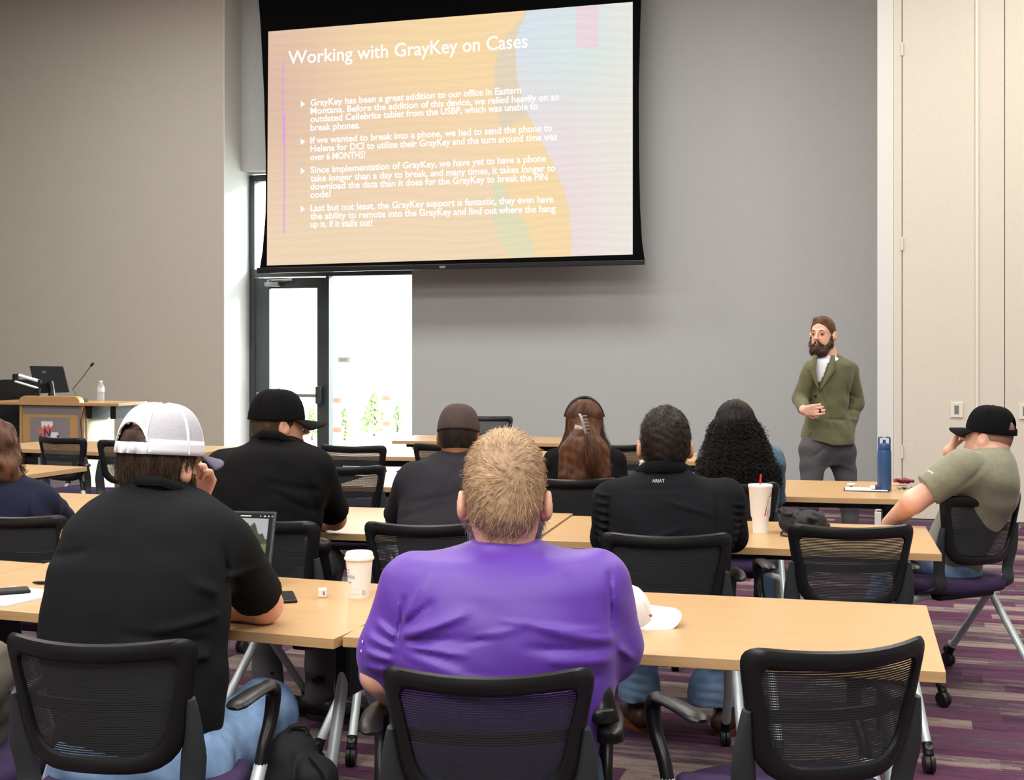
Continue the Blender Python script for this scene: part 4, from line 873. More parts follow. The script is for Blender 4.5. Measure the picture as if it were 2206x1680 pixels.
# --- auburn haired woman
def fall(parent, base, hc, R, hs, m, n, tips, seed, inner=.5, curl=0, r=.0009, spread=1.0, front=.6, name='long_hair_strands', jit=.006):
    rr = np.random.RandomState(seed); out = []
    for i in range(n):
        a = rr.uniform(-1, 1)*math.pi*front; lay = rr.uniform(.0, 1)       # azimuth from the back
        st_ = np.array([math.sin(a), -math.cos(a)]); g = .004+.014*lay
        k = [hp(hc, R, hs, .02*st_[0]+rr.normal(0, .006), -.005+.02*st_[1], .113+g)]
        for ph in (.35, .7, 1.05, 1.4): k.append(hp(hc, R, hs, st_[0]*(.078+g)*math.sin(ph), -.012+st_[1]*(.097+g)*math.sin(ph), .028+(.088+g)*math.cos(ph)))
        for (z, rx, ry, cy) in tips:
            k.append(np.array(hc)+np.array([st_[0]*rx*(inner+(1-inner)*lay)*spread, (cy+st_[1]*ry*(inner+(1-inner)*lay)), z])+rr.normal(0, jit, 3))
        L_ = int(len(k)*rr.uniform(.9, 1)+.5); p = np.array([tuple(q) for q in spath([Vector(q) for q in k[:max(L_, 6)]], 10 if curl else 4)])
        if curl:
            s_ = np.cumsum(np.r_[0, np.linalg.norm(np.diff(p, axis=0), axis=1)]); am = curl*np.clip((s_-.10)/.10, 0, 1)*rr.uniform(.7, 1.3); w_ = 2*math.pi/.028*rr.uniform(.8, 1.2); f0 = rr.uniform(0, 6.28)
            p = p+np.stack([am*np.cos(w_*s_+f0), am*np.sin(w_*s_+f0), 0*s_], 1)
        out.append(p)
    return strands(name, parent, base, m, out, r, r*.5)
t, bs = person('person with long auburn hair half up in a claw clip, black top', 1262, 6.55)
hc = P(1259, 915, 6.62); R = frm((.02, 1, -.05)); hs = .97
S = SDF(); add_head(S, hc, R, hs); S.cap(hp(hc, R, hs, 0, -.02, -.05), P(1258, 975, 6.6), .05, .06, .03); S.rows([(975, 1215, 1300, 6.58, .08), (1130, 1205, 1320, 6.5, .1)], grow=-.03)
S.cap(P(1200, 1000, 6.6), P(1188, 1085, 6.75), .042, .035); S.cap(P(1188, 1085, 6.75), P(1225, 1040, 6.95), .033, .026); S.cap(P(1325, 1000, 6.6), P(1338, 1080, 6.75), .042, .035); S.cap(P(1338, 1080, 6.75), P(1300, 1040, 6.95), .033, .026)
add_hand(S, P(1228, 1040, 6.97), (.6, .8, 0), (0, 0, -1), .9, .4); add_hand(S, P(1297, 1040, 6.97), (-.6, .8, 0), (0, 0, -1), .9, .4, -1)
S.mesh('body', M['skin'], t, .007, bs)
Q = SDF(); Q.rows([(952, 1238, 1284, 6.6, .055), (966, 1205, 1315, 6.6, .08), (985, 1186, 1334, 6.59, .10), (1020, 1182, 1342, 6.57, .12), (1070, 1190, 1332, 6.54, .13), (1140, 1195, 1330, 6.5, .13)]); Q.cap(P(1195, 992, 6.6), P(1186, 1075, 6.72), .055, .05, .04); Q.cap(P(1325, 992, 6.6), P(1336, 1072, 6.72), .055, .05, .04); Q.wr(.002, 22, 3)
Q.mesh('top', M['black_cloth2'], t, .008, bs)
H = SDF(); hair_cap(H, hc, R, hs, .014, line=(.05, .04), nape=-.5)
H.cap(hp(hc, R, hs, 0, -.06, -.02), P(1260, 965, 6.47), .068, .07, .04); H.cap(P(1228, 975, 6.49), P(1224, 1025, 6.46), .055, .05, .06); H.cap(P(1290, 975, 6.49), P(1294, 1025, 6.46), .055, .05, .06); H.cap(P(1258, 960, 6.47), P(1262, 1030, 6.44), .06, .055, .06); H.wr(.0015, 50, 5)
hr = H.mesh('hair', M['h_auburn'], t, .006, bs)
fall(hr, bs, hc, R, hs, M['h_auburn'], 5200, ((-.03, .088, .11, -.01), (-.12, .125, .12, -.03), (-.20, .145, .13, -.06), (-.275, .14, .13, -.075)), 5, inner=.72, r=.0011, front=.62)
out = []; rr = np.random.RandomState(4)
for i in range(500):
    q0 = hp(hc, R, hs, 0, -.115, .0); j = rr.normal(0, .010, 3); e = P(1285+rr.uniform(-22, 14), 1040+rr.uniform(-18, 22), 6.36); mdl = P(1272, 985, 6.37)
    out.append(np.array([tuple(q) for q in spath([Vector(q0)+Vector(j), (Vector(q0)+mdl)/2+Vector(j)*1.3+V(0, -.02, 0), mdl+Vector(j)*1.8, e], 5)]))
strands('ponytail_strands', hr, bs, M['h_auburn'], out, .001, .0005)
o_ = P(1251, 918, 6.45); t2 = thing('claw_clip', 'translucent grey claw clip holding up the auburn hair', 'hair clip', o_); cm = mat('clip_plastic', C(150, 136, 134), .25)
g = MB(); g.tube(spath([(-.006, -.01, .06), (.008, -.024, .03), (.016, -.028, -.01), (.034, -.02, -.058)], 4), [(.010, .005)]*13, 8)
for i in range(7):
    z = .05-.016*i; g.tube([(.006+.003*i, -.024, z), (.024+.003*i, -.02, z+.002), (.030+.003*i, -.006, z)], .003, 6)
g.build('comb', cm, t2); MB().tube([(-.030, -.024, -.002), (-.006, -.030, -.006), (.014, -.024, -.01)], [(.016, .008), (.013, .008), (.008, .006)], 8).build('grip', cm, t2)
o_ = hp(hc, R, hs, 0, .02, .10); t2 = thing('sunglasses', 'black sunglasses pushed up on the auburn haired head', 'sunglasses', o_)
g = MB().tube([Vector(hp(hc, R, hs, .100*math.sin(a), .020, .012+.129*math.cos(a)))-Vector(o_) for a in np.linspace(-1.35, 1.35, 24)], [(.004, .009)]*24, 8, up=(0, 1, 0)); g.build('frame', M['gloss'], t2)
for q in (-1, 1): MB().lathe([(.001, 0), (.026, .001), (.022, .006)], 16, Matrix.Translation(Vector(hp(hc, R, hs, q*.035, .06, .117))-Vector(o_))).build('lens', M['gloss'], t2)
S = SDF(); seated_legs(S, (P(1220, 1140, 6.5), P(1300, 1140, 6.5)), (P(1215, 1110, 6.95), P(1305, 1110, 6.95)), (V(.3, 6.95, .1), V(.5, 6.95, .1)), .08, .06, .045, .11); S.mesh('trousers', M['greypants'], t, .010, bs)
for x in (.3, .5): shoe(t, bs, (x, 6.95, 0), (0, 1), M['black'], M['rubber'])

# --- dark haired man with lettering on the collar
t, bs = person('person with short dark hair in a black shirt with white lettering below the collar', 1440, 4.72)
hc = P(1432, 955, 4.82); R = frm((.03, 1, -.12)); hs = 1.10
S = SDF(); add_head(S, hc, R, hs, ez=-.018, earout=.006); S.cap(hp(hc, R, hs, 0, -.02, -.05), P(1430, 1030, 4.80), .062, .062, .03); S.rows([(1040, 1340, 1530, 4.76, .10), (1240, 1315, 1560, 4.66, .14)], grow=-.03)
E = (P(1312, 1165, 4.86), P(1578, 1160, 4.86)); S.cap(P(1320, 1070, 4.76), E[0], .055, .042); S.cap(P(1560, 1070, 4.76), E[1], .055, .042)
for e_, wx, fl in ((E[0], 1370, 1), (E[1], 1510, -1)): wv = P(wx, 1150, 5.12); S.cap(e_, wv, .042, .03); add_hand(S, wv, (.5*fl, .8, 0), (0, 0, -1), 1.05, .4, fl)
S.mesh('body', M['skin2'], t, .007, bs)
Q = SDF(); Q.rows([(1004, 1383, 1478, 4.80, .075), (1018, 1372, 1490, 4.79, .085), (1030, 1340, 1525, 4.78, .11), (1050, 1305, 1568, 4.77, .135), (1085, 1290, 1588, 4.75, .155), (1140, 1292, 1585, 4.72, .165), (1200, 1300, 1572, 4.69, .165), (1260, 1310, 1565, 4.67, .16), (1330, 1315, 1560, 4.66, .16)], 2.5)
Q.cap(P(1325, 1078, 4.76), P(1310, 1158, 4.84), .078, .062, .04); Q.cap(P(1560, 1075, 4.76), P(1574, 1152, 4.84), .078, .062, .04); Q.cap(P(1310, 1158, 4.84), P(1360, 1152, 5.05), .055, .04, .03); Q.cap(P(1574, 1152, 4.84), P(1520, 1152, 5.05), .055, .04, .03)
for i in range(7): Q.fold(P(1282, 1062+17*i, 4.72), P(1312, 1068+17*i, 4.68), .006, .007); Q.fold(P(1570, 1080+15*i, 4.72), P(1602, 1086+15*i, 4.76), .006, .005)
for a, b, am in (((1314, 1070, 4.62), (1312, 1170, 4.58), -.008), ((1545, 1065, 4.62), (1548, 1170, 4.58), -.008), ((1340, 1055, 4.66), (1500, 1052, 4.64), -.005), ((1540, 1110, 4.6), (1430, 1080, 4.57), .006), ((1340, 1180, 4.54), (1480, 1140, 4.53), .006)): Q.fold(P(*a), P(*b), .008, am)
Q.wr(.0018, 22, 8); sh = Q.mesh('shirt', M['ink_cloth'], t, .0065, bs)
MB().tube([P(a_, b_, c_)-Vector(bs) for a_, b_, c_ in ((1374, 1018, 4.80), (1392, 1008, 4.725), (1430, 1004, 4.70), (1468, 1008, 4.725), (1488, 1018, 4.80))], [(.022, .008)]*5, 8, up=(0, 0, 1)).build('collar', M['ink_cloth'], sh)
text_obj('lettering', 'ARIAT', M['whitetxt'], lambda x, y: P(1405+26.5*x, 1039-7.5*y, 4.655+.006*(2*x-1)**2)-Vector(bs), sh, off=.006)
H = SDF(); hair_cap(H, hc, R, hs, .006, line=(.052, .045), nape=-.098); H.cut(hp(hc, R, hs, 0, .022, -.03), R[1]-R[2]*.35); H.wr(.0015, 90, 3); hr = H.mesh('hair', M['h_black'], t, .0055, bs)
wc2 = np.array(P(1420, 930, 4.72))
def wdir2(p): d = p-wc2; n = np.linalg.norm(d, axis=1)[:, None]; return d/n+np.cross(d, -R[1])/n*.4+np.array([0, 0, -.5])*np.clip((n-.08)/.05, 0, 1)
short_hair('short_hair_strands', hr, bs, M['h_black'], hr, 9000, .014, wdir2, .2, r=.0005)
S = SDF(); seated_legs(S, (P(1385, 1330, 4.72), P(1495, 1330, 4.72)), (P(1385, 1250, 5.15), P(1530, 1250, 5.15)), (V(.50, 5.22, .14), V(.84, 5.15, .14)), .085, .08, .070, .115); S.wr(.003, 26, 2)
S.ell(P(1378, 1495, 5.2), (.078, .078, .12), None, .04); S.ell(P(1525, 1500, 5.15), (.080, .08, .13), None, .04); S.cut((0, 0, .115), (0, 0, -1))
for i in range(4): S.fold(P(1345, 1450+18*i, 5.14), P(1400, 1458+20*i, 5.12), .01, -.006); S.fold(P(1500, 1455+18*i, 5.09), P(1560, 1450+22*i, 5.08), .01, -.006)
S.mesh('jeans', M['jeans'], t, .008, bs)
bt = mat('brown_boot_leather', C(70, 42, 30), .5, bump=.5, bscale=60, var=.3, vscale=40); bso = mat('boot_welt', C(128, 66, 34), .5)
for x, y, fx in ((.50, 5.22, -.15), (.83, 5.15, .5)): shoe(t, bs, (x, y, 0), (fx, 1), bt, bso)

# --- curly haired woman
t, bs = person('person with very long black curly hair in a faded denim shirt', 1597, 6.35)
hc = P(1583, 920, 6.42); R = frm((0, 1, -.05)); hs = 1.0
S = SDF(); add_head(S, hc, R, hs); S.cap(hp(hc, R, hs, 0, -.02, -.05), P(1590, 985, 6.4), .05, .06, .03); S.rows([(985, 1545, 1650, 6.38, .08), (1140, 1530, 1650, 6.3, .12)], grow=-.03)
for q, sx, ex, wx in ((1, 1530, 1525, 1560), (-1, 1668, 1670, 1640)): S.cap(P(sx, 985, 6.38), P(ex, 1080, 6.5), .042, .036); S.cap(P(ex, 1080, 6.5), P(wx, 1052, 6.75), .034, .026); add_hand(S, P(wx, 1050, 6.78), (.3*q, 1, 0), (0, 0, -1), .9, .4, q)
S.mesh('body', M['skin3'], t, .007, bs)
Q = SDF(); Q.rows([(950, 1562, 1610, 6.42, .055), (962, 1535, 1650, 6.4, .085), (985, 1515, 1676, 6.38, .11), (1020, 1512, 1682, 6.36, .125), (1070, 1518, 1676, 6.33, .135), (1140, 1530, 1665, 6.3, .13)]); Q.cap(P(1532, 985, 6.38), P(1524, 1070, 6.48), .058, .05, .04); Q.cap(P(1664, 985, 6.38), P(1670, 1070, 6.48), .058, .05, .04)
Q.cap(P(1524, 1070, 6.48), P(1556, 1055, 6.7), .045, .036); Q.cap(P(1670, 1070, 6.48), P(1642, 1055, 6.7), .045, .036); Q.wr(.003, 26, 3); Q.fold(P(1510, 965, 6.3), P(1545, 955, 6.3), .006, -.006)
Q.mesh('denim_shirt', M['denim_shirt'], t, .008, bs)
H = SDF(); hair_cap(H, hc, R, hs, .014, line=(.05, .04), nape=-.5)
H.cap(hp(hc, R, hs, 0, -.04, 0), P(1592, 975, 6.33), .075, .095, .06); H.cap(P(1582, 975, 6.33), P(1587, 1022, 6.31), .08, .07, .05); H.cap(P(1612, 975, 6.33), P(1618, 1022, 6.31), .08, .065, .05)
hr = H.mesh('hair', M['h_curly'], t, .006, bs)
fall(hr, bs, hc, R, hs, M['h_curly'], 3600, ((-.02, .115, .13, -.02), (-.11, .155, .15, -.05), (-.19, .19, .16, -.08), (-.265, .20, .17, -.10)), 8, inner=.78, curl=.010, r=.0015, front=.62, jit=.010)
out = []; rr = np.random.RandomState(3)
for i in range(13):
    a = -.6+.1*i; out.append(np.array([tuple(hp(hc, R, hs, (.080*math.sin(ph))*math.sin(a)*1.05+.0, -.012-.122*math.sin(ph)*math.cos(a), .028+.113*math.cos(ph))) for ph in np.linspace(.25, .9, 10)]))
strands('braid_strands', hr, bs, mat('braid_brown', C(62, 46, 36), .6), out, .0016, .0010)
S = SDF(); seated_legs(S, (P(1560, 1145, 6.3), P(1640, 1145, 6.3)), (P(1570, 1120, 6.85), P(1655, 1120, 6.85)), (V(1.05, 6.7, .1), V(1.27, 6.7, .1)), .09, .065, .05, .12); S.mesh('jeans', M['jeans_d'], t, .010, bs)
for x in (1.05, 1.27): shoe(t, bs, (x, 6.7, 0), (0, 1), M['black'], M['rubber'])

# --- olive tee man on the right
t, bs = person('person in olive tee and black cap at right, leaning back with hand at chin', 2110, 5.55)
hc = P(2128, 936, 5.70); R = frm((-.76, .62, .10)); hs = .98
S = SDF(); add_head(S, hc, R, hs); S.cap(hp(hc, R, hs, 0, -.02, -.05), P(2138, 985, 5.66), .062, .068, .03); S.rows([(1000, 2070, 2170, 5.66, .09), (1210, 2030, 2110, 5.92, .14)], grow=-.03)
el = P(1968, 1080, 5.60); S.cap(P(2066, 1018, 5.60), el, .048, .050); S.cap(el, P(1916, 1128, 5.80), .048, .034); add_hand(S, P(1914, 1130, 5.80), (-.6, -.2, -.8), (.5, 0, -.8), 1, .4)
hl = P(2046, 972, 5.86); S.cap(P(2100, 1010, 5.78), P(2058, 1060, 6.0), .05, .045); S.cap(P(2058, 1060, 6.0), hl, .04, .03); add_hand(S, hl, (.45, 0, 1), (.8, -.3, 0), 1.0, .85, -1)
S.mesh('body', M['skin'], t, .0065, bs)
Q = SDF(); Q.rows([(962, 2110, 2164, 5.67, .07), (975, 2088, 2176, 5.66, .095), (995, 2060, 2184, 5.65, .12), (1030, 2052, 2190, 5.66, .145), (1075, 2044, 2188, 5.72, .155), (1120, 2022, 2160, 5.80, .17), (1165, 2006, 2130, 5.87, .175), (1205, 1998, 2110, 5.92, .175), (1250, 1995, 2105, 5.95, .17)], 2.3)
Q.slv(P(2074, 1008, 5.58), P(1998, 1056, 5.59), .086, .070, .05); Q.cap(P(2100, 1005, 5.78), P(2062, 1050, 5.95), .07, .055, .05)
for a, b in (((2130, 990, 5.52), (2080, 1080, 5.36)), ((2080, 1080, 5.36), (2030, 1130, 5.36)), ((2180, 1040, 5.4), (2090, 1060, 5.36)), ((2170, 1100, 5.4), (2060, 1150, 5.36))): Q.fold(P(*a), P(*b), .010, -.006)
Q.wr(.002, 20, 5); sh = Q.mesh('tee_shirt', M['olive_tee'], t, .0075, bs)
MB().tube([P(1998, 1014, 5.50)-Vector(bs), P(2010, 1020, 5.495)-Vector(bs)], .005, 6).build('sleeve_logo', M['whitetxt'], sh)
H = SDF(); hair_cap(H, hc, R, hs, .003, line=(.05, .03), nape=-.06); H.cut(hp(hc, R, hs, 0, .01, -.03), R[1]-R[2]*.2); H.cut(hp(hc, R, hs, 0, 0, .06), R[2]); H.mesh('hair', mat('shaved_hair', C(140, 104, 84), .7), t, .006, bs)
B = SDF(); B.cap(hp(hc, R, hs, .050, .03, -.06), hp(hc, R, hs, .036, .066, -.095), .013, .016, .01); B.cap(hp(hc, R, hs, -.050, .03, -.06), hp(hc, R, hs, -.036, .066, -.095), .013, .016, .01); B.cap(hp(hc, R, hs, -.03, .075, -.1), hp(hc, R, hs, .03, .075, -.1), .02, .02, .01); B.mesh('beard', mat('stubble', C(112, 80, 64), .7), t, .006, bs)
make_cap(t, bs, hc, R, hs*1.03, M['black_cloth2'], M['black_cloth2'], True, name='black_cap', bl=.072)
S = SDF(); seated_legs(S, (P(2060, 1225, 5.86), P(2040, 1225, 6.05)), (P(1930, 1180, 5.95), P(1930, 1180, 6.2)), (V(1.68, 5.95, .1), V(1.66, 6.2, .1)), .09, .075, .055, .11); S.wr(.003, 26, 2); S.mesh('jeans', M['jeans'], t, .009, bs)
for x, y in ((1.68, 5.95), (1.66, 6.2)): shoe(t, bs, (x, y, 0), (-1, 0), M['black'], M['rubber'])
MB().tube([P(2035, 972, 5.72)-Vector(bs), P(2046, 962, 5.72)-Vector(bs)], .032, 12).build('wristwatch', M['gloss'], t) if False else None

# --- woman in navy at left
t, bs = person('person in navy shirt with wavy brown hair cut off by the left edge', 0, 5.4)
hc = P(-12, 975, 5.45); R = frm((.0, 1, -.08)); hs = 1.0
S = SDF(); add_head(S, hc, R, hs); S.cap(hp(hc, R, hs, 0, -.02, -.05), P(-8, 1045, 5.42), .055, .065, .03); S.rows([(1050, -80, 75, 5.4, .09), (1230, -90, 80, 5.3, .13)], grow=-.03)
el = P(128, 1132, 5.72); S.cap(P(85, 1080, 5.4), el, .055, .045); S.cap(el, P(80, 1125, 5.95), .04, .03); add_hand(S, P(78, 1124, 5.97), (-.6, .8, 0), (0, 0, -1), 1, .4, -1)
S.mesh('body', M['skin'], t, .0075, bs)
Q = SDF(); Q.rows([(1026, -45, 48, 5.43, .07), (1040, -80, 82, 5.42, .10), (1062, -105, 108, 5.4, .13), (1100, -112, 118, 5.38, .155), (1150, -112, 112, 5.34, .17), (1240, -105, 108, 5.3, .17)]); Q.cap(P(82, 1082, 5.42), P(128, 1118, 5.66), .082, .062, .04); Q.cap(P(128, 1118, 5.66), P(90, 1122, 5.88), .056, .045)
for i in range(4): Q.fold(P(80+18*i, 1052+9*i, 5.35+.07*i), P(72+18*i, 1095+9*i, 5.3+.07*i), .008, .009)
Q.fold(P(40, 1120, 5.2), P(120, 1140, 5.3), .012, -.008); Q.wr(.003, 20, 6); Q.mesh('shirt', M['navy'], t, .008, bs)
H = SDF(); hair_cap(H, hc, R, hs, .022, line=(.05, .04), nape=-.5); H.cap(hp(hc, R, hs, -.03, -.05, -.02), P(-30, 1015, 5.36), .08, .075, .04); H.cap(hp(hc, R, hs, .04, -.03, -.02), P(18, 1018, 5.38), .065, .05, .04); H.wr(.006, 40, 2)
hr = H.mesh('hair', M['h_auburn'], t, .007, bs)
fall(hr, bs, hc, R, hs, M['h_auburn'], 1800, ((-.03, .10, .12, -.01), (-.08, .118, .125, -.02), (-.13, .12, .12, -.03)), 12, curl=.006, r=.0012, front=.7, jit=.008)
S = SDF(); seated_legs(S, (P(-50, 1240, 5.3), P(50, 1240, 5.3)), (P(-50, 1225, 5.8), P(70, 1225, 5.8)), (V(-2.2, 5.8, .1), V(-1.98, 5.8, .1)), .09, .07, .05); S.mesh('trousers', M['greypants'], t, .011, bs)
for x in (-2.2, -1.98): shoe(t, bs, (x, 5.8, 0), (0, 1), M['black'], M['rubber'])

# --- khaki person mostly outside the frame
t, bs = person('person in khaki trousers of whom only a knee shows at the left edge', -240, 3.3)
hc = P(-250, 1000, 3.5); R = frm((0, 1, -.05))
S = SDF(); add_head(S, hc, R, 1); S.cap(hp(hc, R, 1, 0, -.02, -.05), P(-250, 1110, 3.4), .06, .07, .03); S.rows([(1130, -360, -150, 3.4, .10), (1500, -340, -150, 3.3, .13)], grow=-.03)
S.cap(P(-360, 1170, 3.4), P(-380, 1340, 3.5), .055, .045); S.cap(P(-380, 1340, 3.5), P(-300, 1330, 3.8), .04, .03); add_hand(S, P(-300, 1330, 3.82), (.5, 1, 0), (0, 0, -1), 1, .4)
S.cap(P(-140, 1170, 3.4), P(-120, 1340, 3.5), .055, .045); S.cap(P(-120, 1340, 3.5), P(-180, 1330, 3.8), .04, .03); add_hand(S, P(-180, 1330, 3.82), (-.5, 1, 0), (0, 0, -1), 1, .4, -1)
S.mesh('body', M['skin'], t, .009, bs)
Q = SDF(); Q.rows([(1110, -300, -200, 3.4, .08), (1150, -380, -125, 3.4, .13), (1300, -390, -120, 3.35, .17), (1560, -370, -140, 3.28, .16)]); Q.cap(P(-360, 1180, 3.4), P(-372, 1270, 3.45), .07, .06); Q.cap(P(-145, 1180, 3.4), P(-130, 1270, 3.45), .07, .06); Q.mesh('shirt', M['navy'], t, .010, bs)
S = SDF(); seated_legs(S, (P(-300, 1590, 3.2), P(-160, 1590, 3.2)), (P(-200, 1470, 3.7), P(-40, 1452, 3.42)), (V(-1.75, 3.7, .1), V(-1.42, 3.42, .1)), .10, .085, .06); S.wr(.004, 30, 2)
for i in range(4): S.fold(P(-10+8*i, 1400, 3.34), P(10+6*i, 1520, 3.34), .008, -.006)
S.mesh('trousers', M['khaki'], t, .009, bs)
for x, y in ((-1.75, 3.7), (-1.42, 3.42)): shoe(t, bs, (x, y, 0), (0, 1), M['black'], M['rubber'])

# --- presenter
Yp = 8.8
t, bs = person('standing bearded person in olive blazer and white tee holding a clicker', 1790, Yp)
hc = P(1772, 719, Yp-.02); R = frm((-.58, -.80, -.02)); hs = .98
S = SDF(); add_head(S, hc, R, hs, earout=.006); S.cap(hp(hc, R, hs, 0, -.015, -.05), P(1783, 775, Yp), .062, .07, .03); S.rows([(785, 1750, 1822, Yp, .09), (940, 1745, 1820, Yp, .1)], grow=-.03)
eL, wL = P(1724, 862, Yp-.05), P(1732, 884, Yp-.27); S.cap(P(1750, 802, Yp-.03), eL, .04, .036); S.cap(eL, wL, .038, .028); add_hand(S, wL, (.45, -.75, .05), (.6, .4, .1), 1.0, .85, 1)
eR, wR = P(1843, 868, Yp+.10), P(1826, 925, Yp-.02); S.cap(P(1825, 800, Yp+.08), eR, .05, .04); S.cap(eR, wR, .038, .03); add_hand(S, wR, (-.2, -.3, -1), (-1, 0, 0), 1.0, .3)
S.mesh('body', M['skin'], t, .0065, bs)
for q in (-1, 1):
    p = hp(hc, R, hs, q*.031, .0815, .001); MB().lathe([(.0002, -.0105), (.007, -.008), (.0105, 0), (.007, .008), (.0002, .0105)], 12, Matrix.Translation(Vector(p)-Vector(bs))).build('eye', mat('eye_dark', C(70, 58, 50), .3), t)
    MB().tube([Vector(hp(hc, R, hs, q*x_, y_, z_))-Vector(bs) for x_, y_, z_ in ((.014, .0925, .020), (.03, .0915, .026), (.046, .080, .020))], [.002, .0035, .002], 6).build('eyebrow', M['h_beard'], t)
MB().tube([Vector(hp(hc, R, hs, x_, y_, z_))-Vector(bs) for x_, y_, z_ in ((-.019, .090, -.067), (0, .098, -.067), (.019, .090, -.067))], [.003, .0055, .003], 8).build('lips', mat('lips', C(176, 108, 96), .5), t)
B = SDF()
for q in (-1, 1):
    B.cap(hp(hc, R, hs, q*.068, .012, -.02), hp(hc, R, hs, q*.060, .022, -.07), .013, .020, .01); B.cap(hp(hc, R, hs, q*.060, .022, -.07), hp(hc, R, hs, q*.030, .066, -.112), .022, .028, .02)
    B.cap(hp(hc, R, hs, q*.010, .096, -.052), hp(hc, R, hs, q*.030, .082, -.078), .007, .009, .008)
B.cap(hp(hc, R, hs, -.030, .070, -.115), hp(hc, R, hs, .030, .070, -.115), .030, .030, .02); B.cap(hp(hc, R, hs, 0, .078, -.10), hp(hc, R, hs, 0, .070, -.128), .026, .022, .02); B.wr(.002, 120, 2)
o = B.mesh('beard', M['h_beard'], t, .005, bs); short_hair('beard_strands', o, bs, M['h_beard'], o, 1500, .014, lambda p: np.tile([-.1, -.1, -1.0], (len(p), 1)), .6, r=.0007)
H = SDF(); hair_cap(H, hc, R, hs, .004, line=(.066, .058), nape=-.05); H.cap(hp(hc, R, hs, -.03, .045, .092), hp(hc, R, hs, .03, .04, .095), .020, .020, .02); H.cut(hp(hc, R, hs, 0, .072, .0), R[1]); H.cut(hp(hc, R, hs, 0, .012, -.02), R[1]-R[2]*.72); H.mesh('hair', mat('chestnut_hair', C(66, 46, 34), .5, spec=.2, col2=C(104, 74, 54), vscale=60), t, .0055, bs)
Q = SDF(); Q.rows([(765, 1765, 1796, Yp-.01, .06), (775, 1750, 1812, Yp-.01, .095), (790, 1742, 1822, Yp, .122), (850, 1742, 1815, Yp, .122), (960, 1735, 1818, Yp, .13)], 2.3); Q.mesh('tee_shirt', M['tee_white'], t, .007, bs)
Q = SDF(); Q.rows([(760, 1778, 1802, Yp+.04, .055), (768, 1762, 1814, Yp+.03, .085), (778, 1744, 1834, Yp+.01, .12), (800, 1737, 1838, Yp, .135), (850, 1740, 1828, Yp, .14), (895, 1738, 1826, Yp, .145), (932, 1728, 1838, Yp, .16), (956, 1724, 1838, Yp, .17)], 2.3)
Q.cap(P(1750, 798, Yp-.09), P(1724, 858, Yp-.06), .066, .052, .03); Q.cap(P(1724, 858, Yp-.06), P(1731, 880, Yp-.22), .050, .040, .02)
Q.cap(P(1828, 798, Yp+.07), P(1843, 866, Yp+.09), .068, .055, .03); Q.cap(P(1843, 866, Yp+.09), P(1827, 922, Yp+.0), .053, .046, .03)
fw = np.array([-.80, -.60, 0]); sd_ = np.array([-.6, .8, 0])
nc = np.array(P(1772, 800, Yp)); fr_ = nc+fw*.16
a0 = np.array(P(1768, 762, Yp-.10)); a1 = np.array(P(1763, 838, Yp-.13))
for k in range(7):
    h = k/6; c_ = np.array(P(1774-8*h, 762+66*h, Yp-.165)); wv = .050*(1-h)**.8+.006; Q.cap(c_, c_+np.array([0, .06, 0]), wv, wv, .004, True)
for k in range(4): c_ = np.array(P(1750-3*k, 936+8*k, Yp-.16)); Q.cap(c_, c_+np.array([.0, .05, 0]), .012+.009*k, .012+.009*k, .004, True)
for a, b, am in (((1826, 845, Yp-.02), (1850, 860, Yp+.05), -.006), ((1826, 880, Yp-.05), (1852, 885, Yp+.04), -.007), ((1824, 900, Yp-.07), (1846, 905, Yp+.0), .007), ((1766, 835, Yp-.14), (1800, 930, Yp-.14), -.006), ((1770, 850, Yp-.15), (1750, 900, Yp-.15), .006), ((1778, 903, Yp-.15), (1822, 905, Yp-.13), -.007), ((1815, 790, Yp-.08), (1822, 860, Yp-.05), -.006)): Q.fold(P(*a), P(*b), .010, am)
Q.cut(P(1780, 955, Yp), (-.25, 0, -1)); Q.wr(.002, 24, 6)
bz = Q.mesh('blazer', M['blazer'], t, .0065, bs)
for k, x in enumerate(((1758, 1762, 836), (1792, 1768, 838))):
    MB().tube([P(x[0]+(2 if k else -1), 766, Yp-.10)-Vector(bs), P(x[0]+(0 if k else -8), 795, Yp-.155)-Vector(bs), P(x[1], x[2], Yp-.165)-Vector(bs)], [(.014, .009), (.024, .010), (.004, .006)], 8, up=(1, 0, 0)).build('lapel', M['blazer'], bz)
for y in (854, 888): MB().lathe([(.009, 0), (.008, .004)], 12, Matrix.Translation(P(1757, y, Yp-.158)-Vector(bs)) @ Matrix.Rotation(math.radians(90), 4, 'X')).build('button', M['gloss'], bz)
S = SDF(); S.rows([(925, 1732, 1834, Yp, .12), (950, 1728, 1838, Yp, .13), (975, 1730, 1836, Yp, .12), (1000, 1748, 1822, Yp, .08)], 2.3)
for (h, k, a) in ((P(1752, 970, Yp-.06), P(1744, 1085, Yp-.08), P(1736, 1212, Yp-.05)), (P(1812, 970, Yp+.04), P(1830, 1085, Yp+.02), P(1838, 1212, Yp+.08))): S.cap(h, k, .088, .062, .06); S.cap(k, a, .062, .052, .03)
S.wr(.003, 22, 3)
for a, b in (((1735, 1070, Yp-.16), (1760, 1080, Yp-.15)), ((1815, 1060, Yp-.05), (1845, 1075, Yp-.04)), ((1780, 960, Yp-.12), (1745, 990, Yp-.15))): S.fold(P(*a), P(*b), .012, -.006)
S.cut((0, 0, .05), (0, 0, -1)); S.mesh('trousers', M['greypants'], t, .008, bs)
for a, f in ((P(1736, 1212, Yp-.05), (-.8, -.7)), (P(1838, 1212, Yp+.08), (-.3, -1))): shoe(t, bs, a, f, M['bark'], M['rubber'])
